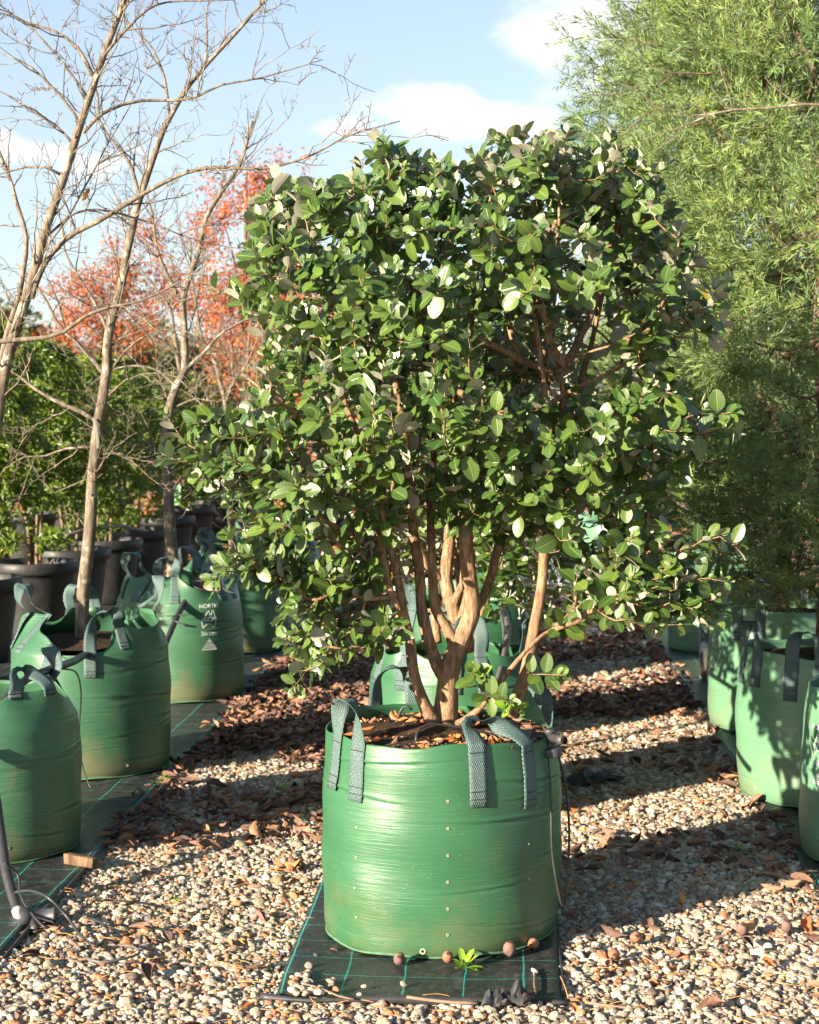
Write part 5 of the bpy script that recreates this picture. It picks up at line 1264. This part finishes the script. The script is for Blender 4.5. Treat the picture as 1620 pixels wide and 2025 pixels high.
weed('little green sprig in the sunny gravel left of the cloth', 345, 1795, 8, .022, .012, False)
# larger single leaves on the gravel
BL = [dry_leaf_mesh(800 + i) for i in range(5)]
for m_ in BL: m_.materials.append(M['litter'])
BO = [dry_leaf_mesh(850 + i) for i in range(4)]
for m_ in BO: m_.materials.append(M['litter_orange'])
def fallen(x, y, s, orange, k, z=.018):
    c = G(x, y, z); o = link('fallen_leaf', (BO if orange else BL)[k % 4], None, None, c); o.scale = (s,) * 3; o.rotation_euler = (rng.normal(0, .25), rng.normal(0, .25), rng.uniform(0, 6.28))
    tag(o, 'orange curled leaf lying singly on the gravel' if orange else 'large brown curled leaf lying singly on the ground', 'leaf', 'single orange leaves' if orange else 'single large brown leaves')
for i, (x, y, s, og) in enumerate([(230, 1640, .10, 0), (205, 1655, .08, 0), (280, 1655, .09, 0), (292, 1925, .09, 0), (100, 1840, .07, 0), (375, 1545, .11, 0), (430, 1555, .10, 0), (545, 1600, .11, 0), (505, 1650, .10, 0), (470, 1620, .09, 0), (585, 1715, .075, 1), (600, 1720, .06, 0),
        (1140, 1510, .085, 1), (1150, 1525, .07, 1), (1480, 1840, .09, 1), (1600, 1835, .09, 1), (1610, 1860, .08, 0), (1440, 1555, .10, 0), (1240, 1600, .085, 0), (1380, 1670, .09, 0), (1520, 1680, .10, 0), (1590, 1730, .09, 0), (1230, 1340, .10, 0), (1270, 1335, .10, 1), (1390, 1395, .10, 0), (1180, 1345, .11, 0),
        (660, 1880, .03, 0), (1240, 1570, .04, 1), (1300, 1840, .05, 0), (1180, 1925, .045, 1), (1330, 1920, .04, 1), (1520, 1905, .05, 1), (520, 1760, .05, 0), (330, 1850, .045, 0), (450, 1900, .04, 1), (60, 1890, .06, 0)]): fallen(x, y, s, og, i)
# leaves and chips lying on the soil of the front bag
n = 80; a = rng.uniform(0, 6.28, n); rr = .31 * np.sqrt(rng.random(n)); keep = rr > .07; a, rr = a[keep], rr[keep]; n = len(a)
scatter('soil_litter', DRYO, np.stack([cx + rr * np.cos(a), cy + rr * np.sin(a), np.full(n, MZ + .592 - .012)], -1), np.stack([rng.normal(0, .4, n), rng.normal(0, .4, n), rng.uniform(0, 6.28, n)], -1), np.repeat(rng.uniform(.02, .05, n)[:, None], 3, 1), rng.integers(0, 8, n), 'dry orange leaves and chips on the soil of the front bag', 'dry leaves')
n = 130; a = rng.uniform(0, 6.28, n); rr = .315 * np.sqrt(rng.random(n))
scatter('brown_soil_litter', DRY, np.stack([cx + rr * np.cos(a), cy + rr * np.sin(a), np.full(n, MZ + .592 - .012)], -1), np.stack([rng.normal(0, .4, n), rng.normal(0, .4, n), rng.uniform(0, 6.28, n)], -1), np.repeat(rng.uniform(.02, .05, n)[:, None], 3, 1), rng.integers(0, 12, n), 'curled brown leaf scraps on the soil of the front bag', 'dry leaves')
n = 170; a = rng.uniform(0, 6.28, n); rr = .31 * np.sqrt(rng.random(n))
scatter('soil_chips', STONES, np.stack([cx + rr * np.cos(a), cy + rr * np.sin(a), np.full(n, MZ + .592 - .018)], -1), rng.uniform(0, 3, (n, 3)), np.repeat(rng.uniform(.005, .013, n)[:, None], 3, 1), rng.integers(0, 14, n), 'small stones and bark chips on the soil of the front bag', 'chips')
# red tag in the printed bag, pale sack far off
def red_tag():
    c = P(400, 1165, 9.3); V = np.array([(-.012, 0, -.05), (.012, 0, -.05), (.012, .002, .04), (.0, .002, .055), (-.012, .002, .04), (-.012, .003, -.05), (.012, .003, -.05), (.012, .005, .04), (0, .005, .055), (-.012, .005, .04)]); F = [np.array([[0, 1, 2, 3, 4], [9, 8, 7, 6, 5]]), np.array([[0, 5, 6, 1], [1, 6, 7, 2], [2, 7, 8, 3], [3, 8, 9, 4], [4, 9, 5, 0]])]
    o = link('plant_tag', np_mesh('plant_tag', V, F, smooth=False), None, M['red_tag'], c); o.rotation_euler = (.1, .1, .3); tag(o, 'small red plant tag stuck in the printed bag', 'plant tag')
red_tag()
def sack():
    c = P(1118, 1062, 15.5); c[2] = 0; prof = [(1e-4, 0), (.16, 0), (.20, .06), (.21, .25), (.18, .45), (.10, .55), (.035, .60), (.05, .66), (.02, .68)]
    V, F, U = lathe(prof, 32); V[:, :2] *= (1 + .10 * wob(V[:, 0] * 5, V[:, 2] * 5 + V[:, 1] * 5, 3, 3, 2))[:, None]; o = link('sack', np_mesh('sack', V, F, uv=U), None, M['white_sack'], c); tag(o, 'pale bluish white sack standing far down the right lane', 'sack')
sack()
